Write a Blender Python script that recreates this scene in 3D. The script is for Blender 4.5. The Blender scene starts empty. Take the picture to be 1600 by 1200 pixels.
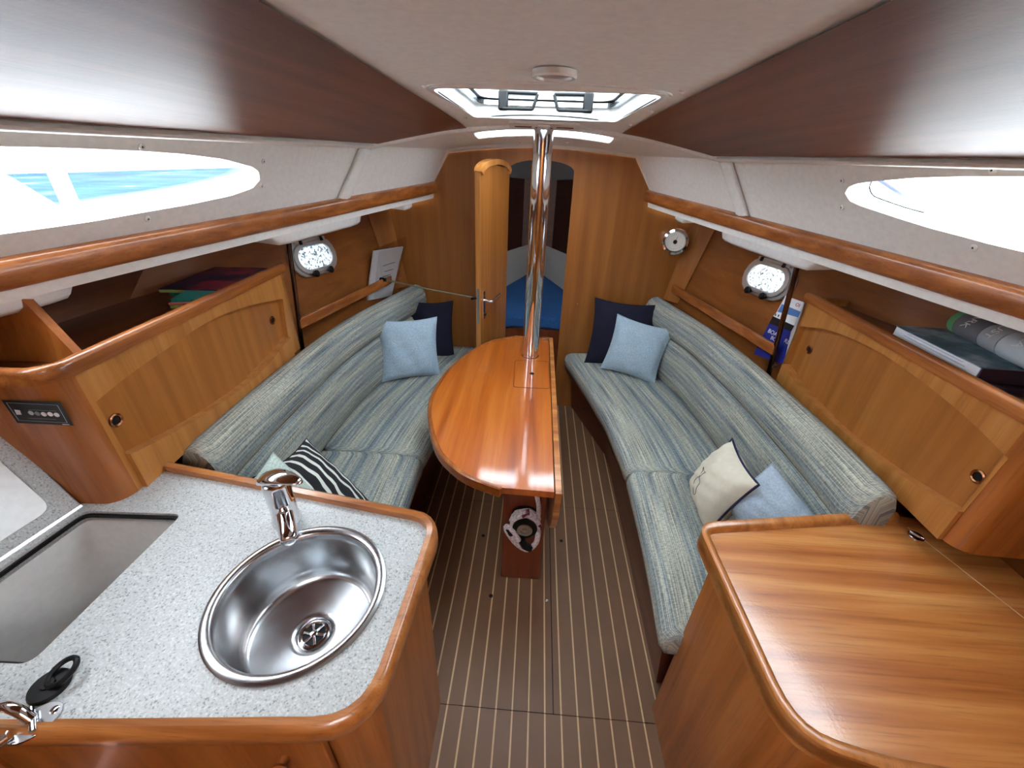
import bpy, math, random
import numpy as np
from mathutils import Vector, Matrix, geometry
random.seed(7)
SC = bpy.context.scene
COL = SC.collection

# ------------------------------------------------------------------ camera
F, CX, CY, H = 633.0, 800.0, 600.0, 1.7
_f = np.array([847 - CX, 249 - CY, F]); _f /= np.linalg.norm(_f)
_d = np.array([757 - CX, 1737 - CY, F]); _d /= np.linalg.norm(_d)
_d -= _f * (_d @ _f); _d /= np.linalg.norm(_d)
R = np.array([np.cross(_d, _f), _f, -_d])          # rows: starboard, forward, up
cam = bpy.data.cameras.new('camera'); camo = bpy.data.objects.new('camera', cam); COL.objects.link(camo)
cam.sensor_width = 36; cam.lens = 36 * F / 1600; cam.clip_start = 0.02
camo.matrix_world = Matrix(((R[0][0], -R[0][1], -R[0][2], 0), (R[1][0], -R[1][1], -R[1][2], 0),
                            (R[2][0], -R[2][1], -R[2][2], H), (0, 0, 0, 1)))
SC.camera = camo
# ------------------------------------------------------------------ sky and exposure
W = bpy.data.worlds.new('sky'); SC.world = W; W.use_nodes = True
bg = W.node_tree.nodes['Background']
bg.inputs[0].default_value = (0.88, 0.945, 1.0, 1); bg.inputs[1].default_value = 9.0
SC.view_settings.view_transform = 'Standard'; SC.view_settings.look = 'None'
SC.view_settings.gamma = 1; SC.view_settings.use_curve_mapping = False
SC.view_settings.exposure = 1.35

# ------------------------------------------------------------------ pixel -> place
def ray(p): return R @ np.array([p[0] - CX, p[1] - CY, F])
def onz(p, z): d = ray(p); return Vector(d * ((z - H) / d[2])) + Vector((0, 0, H))
def ony(p, y): d = ray(p); return Vector(d * (y / d[1])) + Vector((0, 0, H))
def onx(p, x): d = ray(p); return Vector(d * (x / d[0])) + Vector((0, 0, H))
def onplane(p, o, n):
    d = Vector(ray(p)); c = Vector((0, 0, H)); return c + d * ((o - c).dot(n) / d.dot(n))

# ------------------------------------------------------------------ materials
def lin(c):
    return tuple(((v / 255) / 12.92 if v / 255 <= .04045 else ((v / 255 + .055) / 1.055) ** 2.4) for v in c) + (1,)
class NT:
    def __init__(s, name):
        s.m = bpy.data.materials.new(name); s.m.use_nodes = True; s.t = s.m.node_tree
        s.b = s.t.nodes['Principled BSDF']
    def n(s, typ, **kw):
        nd = s.t.nodes.new(typ)
        for k, v in kw.items():
            if k[0] == 'i' and k[1:].isdigit(): nd.inputs[int(k[1:])].default_value = v
            else: setattr(nd, k, v)
        return nd
    def l(s, a, b): s.t.links.new(a, b)
    def ramp(s, fac, stops):
        r = s.n('ShaderNodeValToRGB'); e = r.color_ramp.elements
        while len(e) < len(stops): e.new(.5)
        for k, (p, c) in enumerate(stops): e[k].position = p; e[k].color = c
        s.l(fac, r.inputs[0]); return r.outputs[0]
    def bump(s, h, strength, dist=.002):
        b = s.n('ShaderNodeBump'); b.inputs['Strength'].default_value = strength; b.inputs['Distance'].default_value = dist
        s.l(h, b.inputs['Height']); s.l(b.outputs[0], s.b.inputs['Normal'])
    def coords(s, scale, kind='Object'):
        tc = s.n('ShaderNodeTexCoord'); mp = s.n('ShaderNodeMapping'); mp.inputs['Scale'].default_value = scale
        s.l(tc.outputs[kind], mp.inputs[0]); return mp.outputs[0]
MAT = {}
def plain(name, c, rough=.5, metal=0, coat=0, spec=.5, noise=0, nscale=60):
    if name in MAT: return MAT[name]
    t = NT(name); b = t.b
    b.inputs['Base Color'].default_value = lin(c); b.inputs['Roughness'].default_value = rough
    b.inputs['Metallic'].default_value = metal; b.inputs['Coat Weight'].default_value = coat
    b.inputs['Specular IOR Level'].default_value = spec
    no = t.n('ShaderNodeTexNoise'); no.inputs['Scale'].default_value = nscale; no.inputs['Detail'].default_value = 3
    t.l(t.coords((1, 1, 1)), no.inputs[0])
    k = .018 + noise
    t.l(t.ramp(no.outputs[0], [(.3, lin([v * (1 - k) for v in c])), (.7, lin([min(255, v * (1 + k)) for v in c]))]), b.inputs['Base Color'])
    if noise: t.bump(no.outputs[0], .25)
    MAT[name] = t.m; return t.m
def wood(name, dark, mid, light, axis=1, rough=.32, coat=.3, scale=1.0, bump=.08, flecks=.25, peel=0):
    t = NT(name); b = t.b
    sc = [26 * scale] * 3; sc[axis] = 1.3 * scale
    sf = [210 * scale] * 3; sf[axis] = 7 * scale
    n1 = t.n('ShaderNodeTexNoise'); n1.inputs['Scale'].default_value = 1; n1.inputs['Detail'].default_value = 4; n1.inputs['Distortion'].default_value = .35
    t.l(t.coords(sc), n1.inputs[0])
    n2 = t.n('ShaderNodeTexNoise'); n2.inputs['Scale'].default_value = 1; n2.inputs['Detail'].default_value = 2
    t.l(t.coords(sf), n2.inputs[0])
    base = t.ramp(n1.outputs[0], [(.28, lin(dark)), (.5, lin(mid)), (.74, lin(light))])
    fl = t.ramp(n2.outputs[0], [(.30, (.35, .3, .28, 1)), (.46, (1, 1, 1, 1))])
    mx = t.n('ShaderNodeMix', data_type='RGBA', blend_type='MULTIPLY'); mx.inputs[0].default_value = flecks
    t.l(base, mx.inputs[6]); t.l(fl, mx.inputs[7]); t.l(mx.outputs[2], b.inputs['Base Color'])
    b.inputs['Roughness'].default_value = rough; b.inputs['Coat Weight'].default_value = coat
    b.inputs['Coat Roughness'].default_value = .12
    h = n2.outputs[0]
    if peel:
        n3 = t.n('ShaderNodeTexNoise'); n3.inputs['Scale'].default_value = peel; n3.inputs['Detail'].default_value = 2
        t.l(t.coords((1, 1, 1)), n3.inputs[0]); h = n3.outputs[0]
    t.bump(h, bump, .0015)
    if peel: t.l(t.t.nodes[-1].outputs[0] if False else t.b.inputs['Normal'].links[0].from_socket, b.inputs['Coat Normal'])
    MAT[name] = t.m; return t.m
def metal(name, c, rough, aniso=0):
    t = NT(name); b = t.b
    b.inputs['Base Color'].default_value = lin(c); b.inputs['Metallic'].default_value = 1
    n = t.n('ShaderNodeTexNoise'); n.inputs['Scale'].default_value = 30; t.l(t.coords((1, 1, 1)), n.inputs[0])
    mr = t.n('ShaderNodeMapRange'); mr.inputs[3].default_value = rough * .8; mr.inputs[4].default_value = rough * 1.3
    t.l(n.outputs[0], mr.inputs[0]); t.l(mr.outputs[0], b.inputs['Roughness'])
    MAT[name] = t.m; return t.m
def glass(name, tint, gloss=.08, frost=0):
    t = NT(name); t.t.nodes.remove(t.b)
    tr = t.n('ShaderNodeBsdfTransparent'); tr.inputs[0].default_value = tint
    gl = t.n('ShaderNodeBsdfGlossy'); gl.inputs['Roughness'].default_value = .03
    mx = t.n('ShaderNodeMixShader'); mx.inputs[0].default_value = gloss
    t.l(tr.outputs[0], mx.inputs[1]); t.l(gl.outputs[0], mx.inputs[2])
    out = mx.outputs[0]
    if frost:
        tl = t.n('ShaderNodeBsdfTranslucent'); n = t.n('ShaderNodeTexNoise'); n.inputs['Scale'].default_value = 90; n.inputs['Detail'].default_value = 5
        t.l(t.coords((1, 1, 1)), n.inputs[0])
        t.l(t.ramp(n.outputs[0], [(.40, (.03, .035, .035, 1)), (.56, (.40, .42, .42, 1))]), tl.inputs[0])
        m2 = t.n('ShaderNodeMixShader'); m2.inputs[0].default_value = frost
        t.l(out, m2.inputs[1]); t.l(tl.outputs[0], m2.inputs[2]); out = m2.outputs[0]
    t.l(out, t.t.nodes['Material Output'].inputs[0]); MAT[name] = t.m; return t.m
def settee_fabric():
    t = NT('settee_weave'); b = t.b; b.inputs['Roughness'].default_value = .95; b.inputs['Specular IOR Level'].default_value = .1
    def nz(scale, det=2):
        n = t.n('ShaderNodeTexNoise'); n.inputs['Scale'].default_value = 1; n.inputs['Detail'].default_value = det
        t.l(t.coords(scale, 'UV'), n.inputs[0]); return n.outputs[0]
    band = t.ramp(nz((.35, 15, 1), 2), [(.30, lin((112, 124, 134))), (.42, lin((146, 154, 156))), (.50, lin((180, 178, 166))), (.60, lin((148, 156, 158))), (.72, lin((114, 128, 138)))])
    th = t.ramp(nz((3.5, 330, 1), 1), [(.36, (.36, .40, .42, 1)), (.5, (.9, .9, .9, 1)), (.66, (1.4, 1.4, 1.32, 1))])
    tw = t.ramp(nz((260, 60, 1), 1), [(.36, (.62, .64, .66, 1)), (.6, (1.2, 1.2, 1.15, 1))])
    a = t.n('ShaderNodeMix', data_type='RGBA', blend_type='MULTIPLY'); a.inputs[0].default_value = .75
    t.l(band, a.inputs[6]); t.l(th, a.inputs[7])
    c = t.n('ShaderNodeMix', data_type='RGBA', blend_type='MULTIPLY'); c.inputs[0].default_value = .7
    t.l(a.outputs[2], c.inputs[6]); t.l(tw, c.inputs[7]); t.l(c.outputs[2], b.inputs['Base Color'])
    t.bump(nz((330, 230, 1), 1), .4, .002); MAT['weave'] = t.m
def counter_mat():
    t = NT('speckled_laminate'); b = t.b; b.inputs['Roughness'].default_value = .38
    n = t.n('ShaderNodeTexNoise'); n.inputs['Scale'].default_value = 260; n.inputs['Detail'].default_value = 1
    t.l(t.coords((1, 1, 1)), n.inputs[0])
    t.l(t.ramp(n.outputs[0], [(.30, lin((132, 136, 136))), (.38, lin((184, 186, 184))), (.6, lin((194, 196, 194))), (.70, lin((212, 214, 212)))]), b.inputs['Base Color'])
    n2 = t.n('ShaderNodeTexNoise'); n2.inputs['Scale'].default_value = 160; t.l(t.coords((1, 1, 1)), n2.inputs[0])
    t.bump(n2.outputs[0], .25, .001); MAT['counter'] = t.m
def water_mat():
    t = NT('harbour_water'); b = t.b; b.inputs['Roughness'].default_value = .9; b.inputs['Specular IOR Level'].default_value = .03
    n = t.n('ShaderNodeTexNoise'); n.inputs['Scale'].default_value = 1; n.inputs['Detail'].default_value = 6
    t.l(t.coords((.8, .35, 1)), n.inputs[0])
    t.l(t.ramp(n.outputs[0], [(.35, (.006, .022, .06, 1)), (.6, (.014, .042, .095, 1)), (.75, (.12, .16, .2, 1))]), b.inputs['Base Color']); MAT['water'] = t.m
def camo_mat():       # black cloth with a white fern-like print
    t = NT('black_white_print'); b = t.b; b.inputs['Roughness'].default_value = .95
    w = t.n('ShaderNodeTexWave'); w.inputs['Scale'].default_value = 1.5; w.inputs['Distortion'].default_value = 6; w.inputs['Detail'].default_value = 1; w.inputs['Detail Scale'].default_value = .8
    t.l(t.coords((1.6, 1.6, 1), 'UV'), w.inputs[0])
    t.l(t.ramp(w.outputs[0], [(.70, lin((34, 34, 38))), (.78, lin((222, 222, 214)))]), b.inputs['Base Color']); MAT['print'] = t.m
def marbled(name, stops, scale, rough=.35):
    t = NT(name); n = t.n('ShaderNodeTexNoise'); n.inputs['Scale'].default_value = scale; n.inputs['Detail'].default_value = 3
    t.l(t.coords((1, 1, 1)), n.inputs[0]); t.l(t.ramp(n.outputs[0], [(p, lin(c)) for p, c in stops]), t.b.inputs['Base Color'])
    t.b.inputs['Roughness'].default_value = rough; MAT[name] = t.m
settee_fabric(); counter_mat(); water_mat(); camo_mat()
wood('bulkhead_wood', (140, 84, 36), (156, 96, 42), (170, 108, 50), 2, .38, .25, .7, flecks=.15)
wood('hull_wood', (122, 68, 30), (138, 80, 36), (152, 92, 42), 1, .35, .3, .7, flecks=.2)
wood('locker_wood', (170, 108, 48), (190, 126, 62), (206, 144, 78), 2, .36, .25, flecks=.2)
wood('door_panel_wood', (152, 92, 38), (170, 106, 46), (186, 122, 58), 2, .36, .25, .8, flecks=.15)
wood('trim_wood', (128, 68, 28), (160, 92, 42), (190, 120, 62), 1, .30, .4, 1.4, flecks=.4)
wood('trim_wood_x', (150, 86, 36), (182, 112, 54), (205, 138, 76), 0, .30, .4, 1.4, flecks=.4)
wood('chart_edge_wood', (158, 94, 42), (186, 118, 58), (208, 142, 80), 1, .30, .4, 1.4, flecks=.3)
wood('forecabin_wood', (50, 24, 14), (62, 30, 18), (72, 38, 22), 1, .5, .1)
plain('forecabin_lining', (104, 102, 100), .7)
wood('shelf_wood', (84, 44, 22), (104, 56, 28), (120, 68, 34), 1, .4, .2)
wood('chart_wood', (158, 86, 36), (192, 120, 58), (218, 156, 92), 0, .34, .6, .9, flecks=.35, peel=170, bump=.12)
wood('table_wood', (158, 74, 18), (190, 98, 30), (208, 122, 48), 1, .28, 1.0, .8, flecks=.2, peel=150, bump=.07)
MAT['table_wood'].node_tree.nodes['Principled BSDF'].inputs['Coat Roughness'].default_value = .045
wood('pedestal_wood', (92, 36, 14), (116, 48, 20), (132, 60, 26), 2, .35, .3)
wood('base_wood', (80, 36, 16), (100, 46, 22), (116, 58, 28), 1, .4, .2)
wood('ceiling_panel_wood', (92, 46, 24), (112, 60, 34), (126, 72, 44), 1, .42, .0, .8, peel=120, bump=.12)
MAT['ceiling_panel_wood'].node_tree.nodes['Principled BSDF'].inputs['Specular IOR Level'].default_value = .3
wood('galley_wood', (138, 76, 30), (166, 96, 40), (186, 116, 54), 2, .36, .25)
plain('plank_brown', (114, 82, 58), .5, noise=.02, nscale=8)
plain('holly', (206, 172, 130), .5)
plain('liner_white', (238, 238, 233), .55)
plain('trim_white', (232, 230, 224), .4)
plain('gloss_white', (236, 236, 234), .25)
plain('fridge_liner', (206, 202, 198), .35)
plain('black_plastic', (13, 13, 14), .5, spec=.3)
plain('black_gloss', (9, 9, 10), .35, spec=.3)
plain('pillow_blue', (168, 190, 206), .95, noise=.08, nscale=180)
plain('pillow_grey_blue', (166, 180, 194), .95, noise=.05, nscale=160)
plain('pillow_navy', (20, 20, 44), .9)
plain('pillow_green', (190, 204, 194), .95, noise=.1, nscale=180)
plain('pillow_cream', (214, 206, 186), .9)
plain('navy', (24, 28, 62), .8)
plain('blue_mattress', (24, 74, 128), .9, noise=.08)
plain('berth_white', (176, 172, 166), .6)
plain('rope_white', (206, 200, 204), .9, noise=.15, nscale=120)
plain('rope_red', (110, 40, 62), .9)
plain('rope_grey', (120, 116, 96), .9)
plain('rope_blue', (6, 20, 84), .8)
plain('paper', (232, 232, 236), .7)
plain('paper_grey', (176, 176, 190), .7); plain('page_print', (214, 213, 214), .7)
plain('book_blue', (28, 40, 132), .35)
plain('print_white', (240, 240, 240), .6)
plain('print_red', (200, 50, 46), .6)
plain('print_sky', (84, 126, 190), .5)
plain('book_teal', (44, 150, 140), .4)
plain('book_pink', (226, 120, 110), .5)
plain('book_lime', (190, 214, 120), .5)
plain('book_plum', (62, 48, 64), .5)
plain('can_green', (104, 176, 116), .3)
plain('can_grey', (112, 114, 120), .35)
plain('can_silver', (168, 172, 178), .35)
plain('can_pale', (188, 196, 202), .35)
plain('dial', (232, 232, 224), .4)
plain('concrete', (225, 225, 220), .9)
plain('deck_white', (235, 235, 232), .7)
marbled('magazine_print', [(.35, (22, 26, 54)), (.52, (30, 32, 62)), (.58, (120, 40, 60)), (.7, (150, 60, 70))], 9)
marbled('magazine_sea', [(.3, (30, 58, 56)), (.5, (84, 110, 122)), (.6, (150, 162, 168)), (.75, (60, 100, 130))], 14)
metal('chrome', (225, 225, 228), .06); metal('steel', (196, 198, 200), .22); metal('alloy', (206, 208, 208), .42); metal('bronze', (150, 98, 66), .25)
metal('pole_metal', (110, 92, 84), .18)
glass('pane', (.96, .98, 1, 1)); glass('pane_frosted', (.9, .92, .92, 1), .06, .85); glass('clear_plastic', (.95, .95, .95, 1), .10)
glass('skylight_milk', (.95, .97, 1, 1), .03, .25)
MAT['skylight_milk'].node_tree.nodes['Color Ramp'].color_ramp.elements[0].color = (.8, .82, .82, 1)
glass('skylight_pane', (.74, .78, .80, 1), .05)

# ------------------------------------------------------------------ mesh helpers
WL = {}
def finish(o, label=None, cat=None, group=None, kind=None):
    if label: o['label'] = label
    if cat: o['category'] = cat
    if group: o['group'] = group
    if kind: o['kind'] = kind
    return o
def thing(name, loc, label=None, cat=None, group=None, kind=None):
    o = bpy.data.objects.new(name, None); COL.objects.link(o); o.location = loc; o.empty_display_size = .05
    WL[o] = Vector(loc); return finish(o, label, cat, group, kind)
def mk(name, verts, faces, mat, parent=None, uv=None, smooth=None, bevel=0, subsurf=0, recalc=True, seg=2, **kw):
    """one mesh object; verts are in boat coordinates, kept relative to the parent (or to its own base)"""
    V = [Vector(v) for v in verts]
    if parent is None:
        off = Vector((sum(v.x for v in V) / len(V), sum(v.y for v in V) / len(V), min(v.z for v in V)))
    else: off = WL[parent]
    me = bpy.data.meshes.new(name); me.from_pydata([tuple(v - off) for v in V], [], faces)
    if uv:
        l = me.uv_layers.new()
        for lp in me.loops: l.data[lp.index].uv = uv[lp.vertex_index]
    if recalc:
        import bmesh
        bm = bmesh.new(); bm.from_mesh(me); bmesh.ops.recalc_face_normals(bm, faces=bm.faces); bm.to_mesh(me); bm.free()
    me.materials.append(MAT[mat] if isinstance(mat, str) else mat)
    o = bpy.data.objects.new(name, me); COL.objects.link(o)
    if parent is None: o.location = off; WL[o] = off
    else: o.parent = parent; WL[o] = off
    if bevel:
        b = o.modifiers.new('bevel', 'BEVEL'); b.width = bevel; b.segments = seg; b.limit_method = 'ANGLE'; b.angle_limit = math.radians(35)
    if subsurf:
        s = o.modifiers.new('sub', 'SUBSURF'); s.levels = s.render_levels = subsurf
    if smooth is None: smooth = 40
    if smooth:
        me.polygons.foreach_set('use_smooth', [True] * len(me.polygons))
        if smooth < 180 and not subsurf:
            try: me.set_sharp_from_angle(angle=math.radians(smooth))
            except Exception: pass
    return finish(o, kw.get('label'), kw.get('cat'), kw.get('group'), kw.get('kind'))
def copy_of(o, shift, parent=None):
    c = o.copy(); COL.objects.link(c); c.location = o.location + Vector(shift); c.parent = parent if parent else o.parent
    WL[c] = WL[o] + Vector(shift); return c
def boxmesh(c, sx, sy, sz, rot=None):
    c = Vector(c); M = rot or Matrix.Identity(3)
    vs = [c + M @ Vector((a * sx / 2, b * sy / 2, d * sz / 2)) for a in (-1, 1) for b in (-1, 1) for d in (-1, 1)]
    return vs, [(0, 1, 3, 2), (4, 6, 7, 5), (0, 4, 5, 1), (2, 3, 7, 6), (0, 2, 6, 4), (1, 5, 7, 3)]
def box(name, c, sx, sy, sz, mat, parent=None, bevel=.003, rot=None, **kw):
    v, f = boxmesh(c, sx, sy, sz, rot); return mk(name, v, f, mat, parent, bevel=bevel, **kw)
def basis(zdir, xhint=(1, 0, 0)):
    z = Vector(zdir).normalized(); x = Vector(xhint); x = (x - z * x.dot(z))
    if x.length < 1e-4: x = Vector((0, 1, 0)) - z * z.y
    x.normalize(); return Matrix((x, z.cross(x), z)).transposed()
def joinm(*ms):
    V, Fc = [], []
    for v, f in ms:
        n = len(V); V += list(v); Fc += [tuple(i + n for i in q) for q in f]
    return V, Fc
def loftmesh(secs, closed=True, caps=True):
    n = len(secs[0]); V = [Vector(p) for s in secs for p in s]; Fc = []; uv = []
    cen = [sum((Vector(p) for p in s), Vector()) / n for s in secs]; u = 0
    for k, s in enumerate(secs):
        if k: u += (cen[k] - cen[k - 1]).length
        v = 0
        for j in range(n):
            if j: v += (Vector(s[j]) - Vector(s[j - 1])).length
            uv.append((u, v))
    m = n if closed else n - 1
    for k in range(len(secs) - 1):
        for j in range(m):
            a = k * n + j; b = k * n + (j + 1) % n; Fc.append((a, b, b + n, a + n))
    if caps and closed:
        Fc.append(tuple(range(n))); Fc.append(tuple(range((len(secs) - 1) * n, len(secs) * n)))
    return V, Fc, uv
def sweepsecs(path, prof, closed=False):
    """prof: list of (n, z): n is to the left of travel, z up"""
    P = [Vector(p) for p in path]; N = len(P); secs = []
    for k in range(N):
        if closed: a, b = P[k] - P[k - 1], P[(k + 1) % N] - P[k]
        else:
            a = P[k] - P[k - 1] if k else P[1] - P[0]; b = P[k + 1] - P[k] if k < N - 1 else a
        a = Vector((a.x, a.y, 0)).normalized(); b = Vector((b.x, b.y, 0)).normalized()
        t = (a + b).normalized(); nn = Vector((-t.y, t.x, 0)); sc = 1 / max(.5, t.dot(b))
        pr = prof(k / (N - 1)) if callable(prof) else prof
        secs.append([P[k] + nn * (q[0] * sc) + Vector((0, 0, q[1])) for q in pr])
    return secs
def sweep(name, path, prof, mat, parent=None, closed=False, **kw):
    s = sweepsecs(path, prof, closed)
    if closed: s.append(s[0])
    V, Fc, uv = loftmesh(s, True, not closed); return mk(name, V, Fc, mat, parent, uv=uv, **kw)
def tubemesh(path, r, n=10, caps=True):
    P = [Vector(p) for p in path]; secs = []; up = None
    for k in range(len(P)):
        t = (P[min(k + 1, len(P) - 1)] - P[max(k - 1, 0)]).normalized()
        if up is None:
            up = Vector((0, 0, 1)) if abs(t.z) < .9 else Vector((1, 0, 0))
        up = (up - t * up.dot(t)).normalized(); s = t.cross(up)
        rr = r[k] if isinstance(r, (list, tuple)) else r
        secs.append([P[k] + (up * math.cos(2 * math.pi * j / n) + s * math.sin(2 * math.pi * j / n)) * rr for j in range(n)])
    return loftmesh(secs, True, caps)[:2]
def tube(name, path, r, mat, parent=None, n=10, **kw):
    v, f = tubemesh(path, r, n); return mk(name, v, f, mat, parent, **kw)
def lathemesh(c, axis, prof, n=24, xh=(1, 0, 0), caps=True):
    M = basis(axis, xh); c = Vector(c)
    secs = [[c + M @ Vector((max(r, 1e-5) * math.cos(2 * math.pi * j / n), max(r, 1e-5) * math.sin(2 * math.pi * j / n), h)) for j in range(n)] for r, h in prof]
    return loftmesh(secs, True, caps)[:2]
def lathe(name, c, axis, prof, mat, parent=None, n=24, **kw):
    v, f = lathemesh(c, axis, prof, n, caps=kw.pop('caps', True)); return mk(name, v, f, mat, parent, **kw)
def platemesh(outer, holes, fmap, depth):
    loops = [list(outer)] + [list(h) for h in holes]
    tri = geometry.tessellate_polygon([[Vector((p[0], p[1], 0)) for p in l] for l in loops])
    pts = [p for l in loops for p in l]; n = len(pts)
    V = [fmap(p[0], p[1], 0) for p in pts] + [fmap(p[0], p[1], depth) for p in pts]
    Fc = [tuple(t) for t in tri] + [tuple(i + n for i in reversed(t)) for t in tri]
    s = 0
    for l in loops:
        m = len(l)
        for j in range(m): a = s + j; b = s + (j + 1) % m; Fc.append((a, b, b + n, a + n))
        s += m
    return V, Fc
def plate(name, outer, holes, fmap, depth, mat, parent=None, **kw):
    v, f = platemesh(outer, holes, fmap, depth); kw.setdefault('smooth', 30); return mk(name, v, f, mat, parent, **kw)
def flat(z): return lambda u, v, d: Vector((u, v, z + d))
def smoothpath(P, n=6, closed=False):
    P = [Vector(p) for p in P]; N = len(P); out = []
    for k in range(N if closed else N - 1):
        p0 = P[(k - 1) % N] if closed or k else P[0]; p1 = P[k]; p2 = P[(k + 1) % N]; p3 = P[(k + 2) % N] if closed or k + 2 < N else P[-1]
        for j in range(n):
            t = j / n
            out.append(.5 * ((2 * p1) + (p2 - p0) * t + (2 * p0 - 5 * p1 + 4 * p2 - p3) * t * t + (3 * p1 - p0 - 3 * p2 + p3) * t ** 3))
    if not closed: out.append(P[-1])
    return out
def roundpoly(P, r, n=5):
    out = []; N = len(P)
    for k in range(N):
        p = Vector(P[k][:2]); a = Vector(P[k - 1][:2]) - p; b = Vector(P[(k + 1) % N][:2]) - p
        rr = r[k] if isinstance(r, (list, tuple)) else r
        if rr <= 0: out.append((p.x, p.y)); continue
        ra = min(rr, a.length * .49); rb = min(rr, b.length * .49); q0 = p + a.normalized() * ra; q1 = p + b.normalized() * rb
        for j in range(n + 1):
            t = j / n; q = q0 * (1 - t) ** 2 + p * 2 * t * (1 - t) + q1 * t * t; out.append((q.x, q.y))
    return out
def interp(tab, y):
    t = sorted(tab)
    if y <= t[0][0]: return t[0][1]
    for (a, p), (b, q) in zip(t, t[1:]):
        if y <= b: return p + (q - p) * (y - a) / (b - a)
    return t[-1][1]
def sm(tab, y, w=.12): return sum(interp(tab, y + k * w) for k in (-1, -.5, 0, .5, 1)) / 5
def textpart(name, s, c, xdir, ydir, size, mat, parent, align='CENTER'):
    cu = bpy.data.curves.new(name, 'FONT'); cu.body = s; cu.size = size; cu.align_x = align; cu.align_y = 'CENTER'; cu.extrude = .0003
    tmp = bpy.data.objects.new(name, cu); COL.objects.link(tmp)
    me = bpy.data.meshes.new_from_object(tmp.evaluated_get(bpy.context.evaluated_depsgraph_get()))
    bpy.data.objects.remove(tmp); x = Vector(xdir).normalized(); y = Vector(ydir).normalized(); z = x.cross(y)
    vs = [Vector(c) + x * v.co.x + y * v.co.y + z * v.co.z for v in me.vertices]
    fs = [tuple(p.vertices) for p in me.polygons]; bpy.data.meshes.remove(me)
    return mk(name, vs, fs, mat, parent, smooth=0, recalc=False)

D = 2.746                                   # the forward bulkhead
# ------------------------------------------------------------------ outlines of the hull
RAILX = [(-.95, 1.24), (.3, 1.22), (.82, 1.15), (D, .65)]
RAILZ = [(-.95, 1.46), (.82, 1.474), (D, 1.556)]
TOPX = [(-.95, 1.10), (.3, 1.08), (.83, 1.02), (D, .56)]
TOPZ = [(-.95, 1.705), (D, 1.715)]
HULLX = [(-.95, 1.50), (.9, 1.42), (1.75, 1.27), (2.1, 1.165), (D, .985)]        # at z = 1.2
def railp(s, y): return Vector((s * sm(RAILX, y, .1), y, interp(RAILZ, y)))
def topp(s, y): return Vector((s * sm(TOPX, y, .1), y, interp(TOPZ, y)))
def hullp(s, y, z): return Vector((s * (sm(HULLX, y, .1) + (z - 1.2) * .2), y, z))
def yr(a, b, n): return [a + (b - a) * k / n for k in range(n + 1)]
# ------------------------------------------------------------------ floor: planks and light inlaid strips
floor = thing('floor', (0, 1, 0), kind='structure')
box('subfloor', (0, .9, -.035), 3.1, 3.8, .03, 'base_wood', floor, bevel=0)
PW = .0575; X0 = .012; JY = [-.9, .69, 1.67, D]
def floor_half(y): return interp([(-1, .545), (2.13, .545), (D, .345)], y)
for k in range(-10, 10):
    xa, xb = X0 + k * PW, X0 + (k + 1) * PW
    for j in range(3):
        ya, yb = JY[j] + .0012, JY[j + 1] - .0012
        edge = max(abs(xa), abs(xb))
        if k in (-1, 0) and j == 0: pass
        if edge > .4 and j == 2: yb = min(yb, 2.13 + (.6 - edge) * 3.08)
        if min(abs(xa), abs(xb)) > .56: continue
        v, f = boxmesh(((xa + xb) / 2, (ya + yb) / 2, -.01), PW - .0062 if k != 0 or j == 0 else PW - .0095, yb - ya, .02)
        mk('plank', v, f, 'plank_brown', floor)
        v, f = boxmesh((xb, (ya + yb) / 2, -.0105), .0056, yb - ya, .02)
        mk('inlay_strip', v, f, 'holly', floor)
for px, z in (((877, 845), .0), ((755, 837), .0), ((767, 931), 0)):
    p = onz(px, 0); lathe('finger_hole', p, (0, 0, 1), [(.009, -.004), (.009, .0008), (0, .0008)], 'black_plastic', floor, 12)
ja, jb = onz((859, 800), 0), onz((863, 1106), 0)
box('panel_joint', ((ja.x + jb.x) / 2, (.69 + D) / 2, -.004), .004, D - .69, .0092, 'black_plastic', floor, bevel=0)
p = onz((854, 938), 0); lathe('floor_stud', p, (0, 0, 1), [(.008, 0), (.008, .002), (.005, .003), (0, .003)], 'steel', floor, 14)
# ------------------------------------------------------------------ bulkhead with the doorway
def bmap(u, v, d): return Vector((u, D + d, v))
arch = [(-.56, 1.718), (-.4, 1.738), (-.2, 1.755), (0, 1.762), (.2, 1.756), (.4, 1.742), (.545, 1.728)]
outer = [(-.335, 0), (-.335, .02)] + [(-.90, .02), (-1.06, 1.42), (-.70, 1.50), (-.655, 1.56)] + arch + [(.655, 1.565), (.70, 1.50), (1.06, 1.42), (.90, .02)]
outer = [(-.90, .0), (-1.06, 1.42), (-.70, 1.50), (-.655, 1.56)] + arch + [(.655, 1.565), (.70, 1.50), (1.06, 1.42), (.90, 0)]
dtop = [(.196 * math.cos(a), 1.64 + .056 * math.sin(a)) for a in [math.pi * k / 14 for k in range(15)]]
hole = [(.205, .06)] + dtop + [(-.205, .06)]
wf = plate('wall_front', outer, [hole], bmap, .03, 'bulkhead_wood', kind='structure')
for (px, py, r) in ((902, 474, .006), (877, 571, .005), (881, 573, .005)):
    p = ony((px, py), D); lathe('small_hook', p, (0, -1, 0), [(r, 0), (r, .004), (r * .5, .012), (0, .013)], 'chrome', wf, 10)
for s in (-1, 1):      # angled corner panels where the bulkhead meets the hull lining
    a0, a1 = Vector((s * .875, D - .004, .90)), Vector((s * .955, D - .004, 1.42)); b0, b1 = hullp(s, 2.655, .90) + Vector((-s * .004, 0, 0)), hullp(s, 2.62, 1.42) + Vector((-s * .004, 0, 0))
    mk('corner_panel', [a0, a1, b1, b0], [(0, 1, 2, 3)], 'bulkhead_wood', wf)
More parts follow.
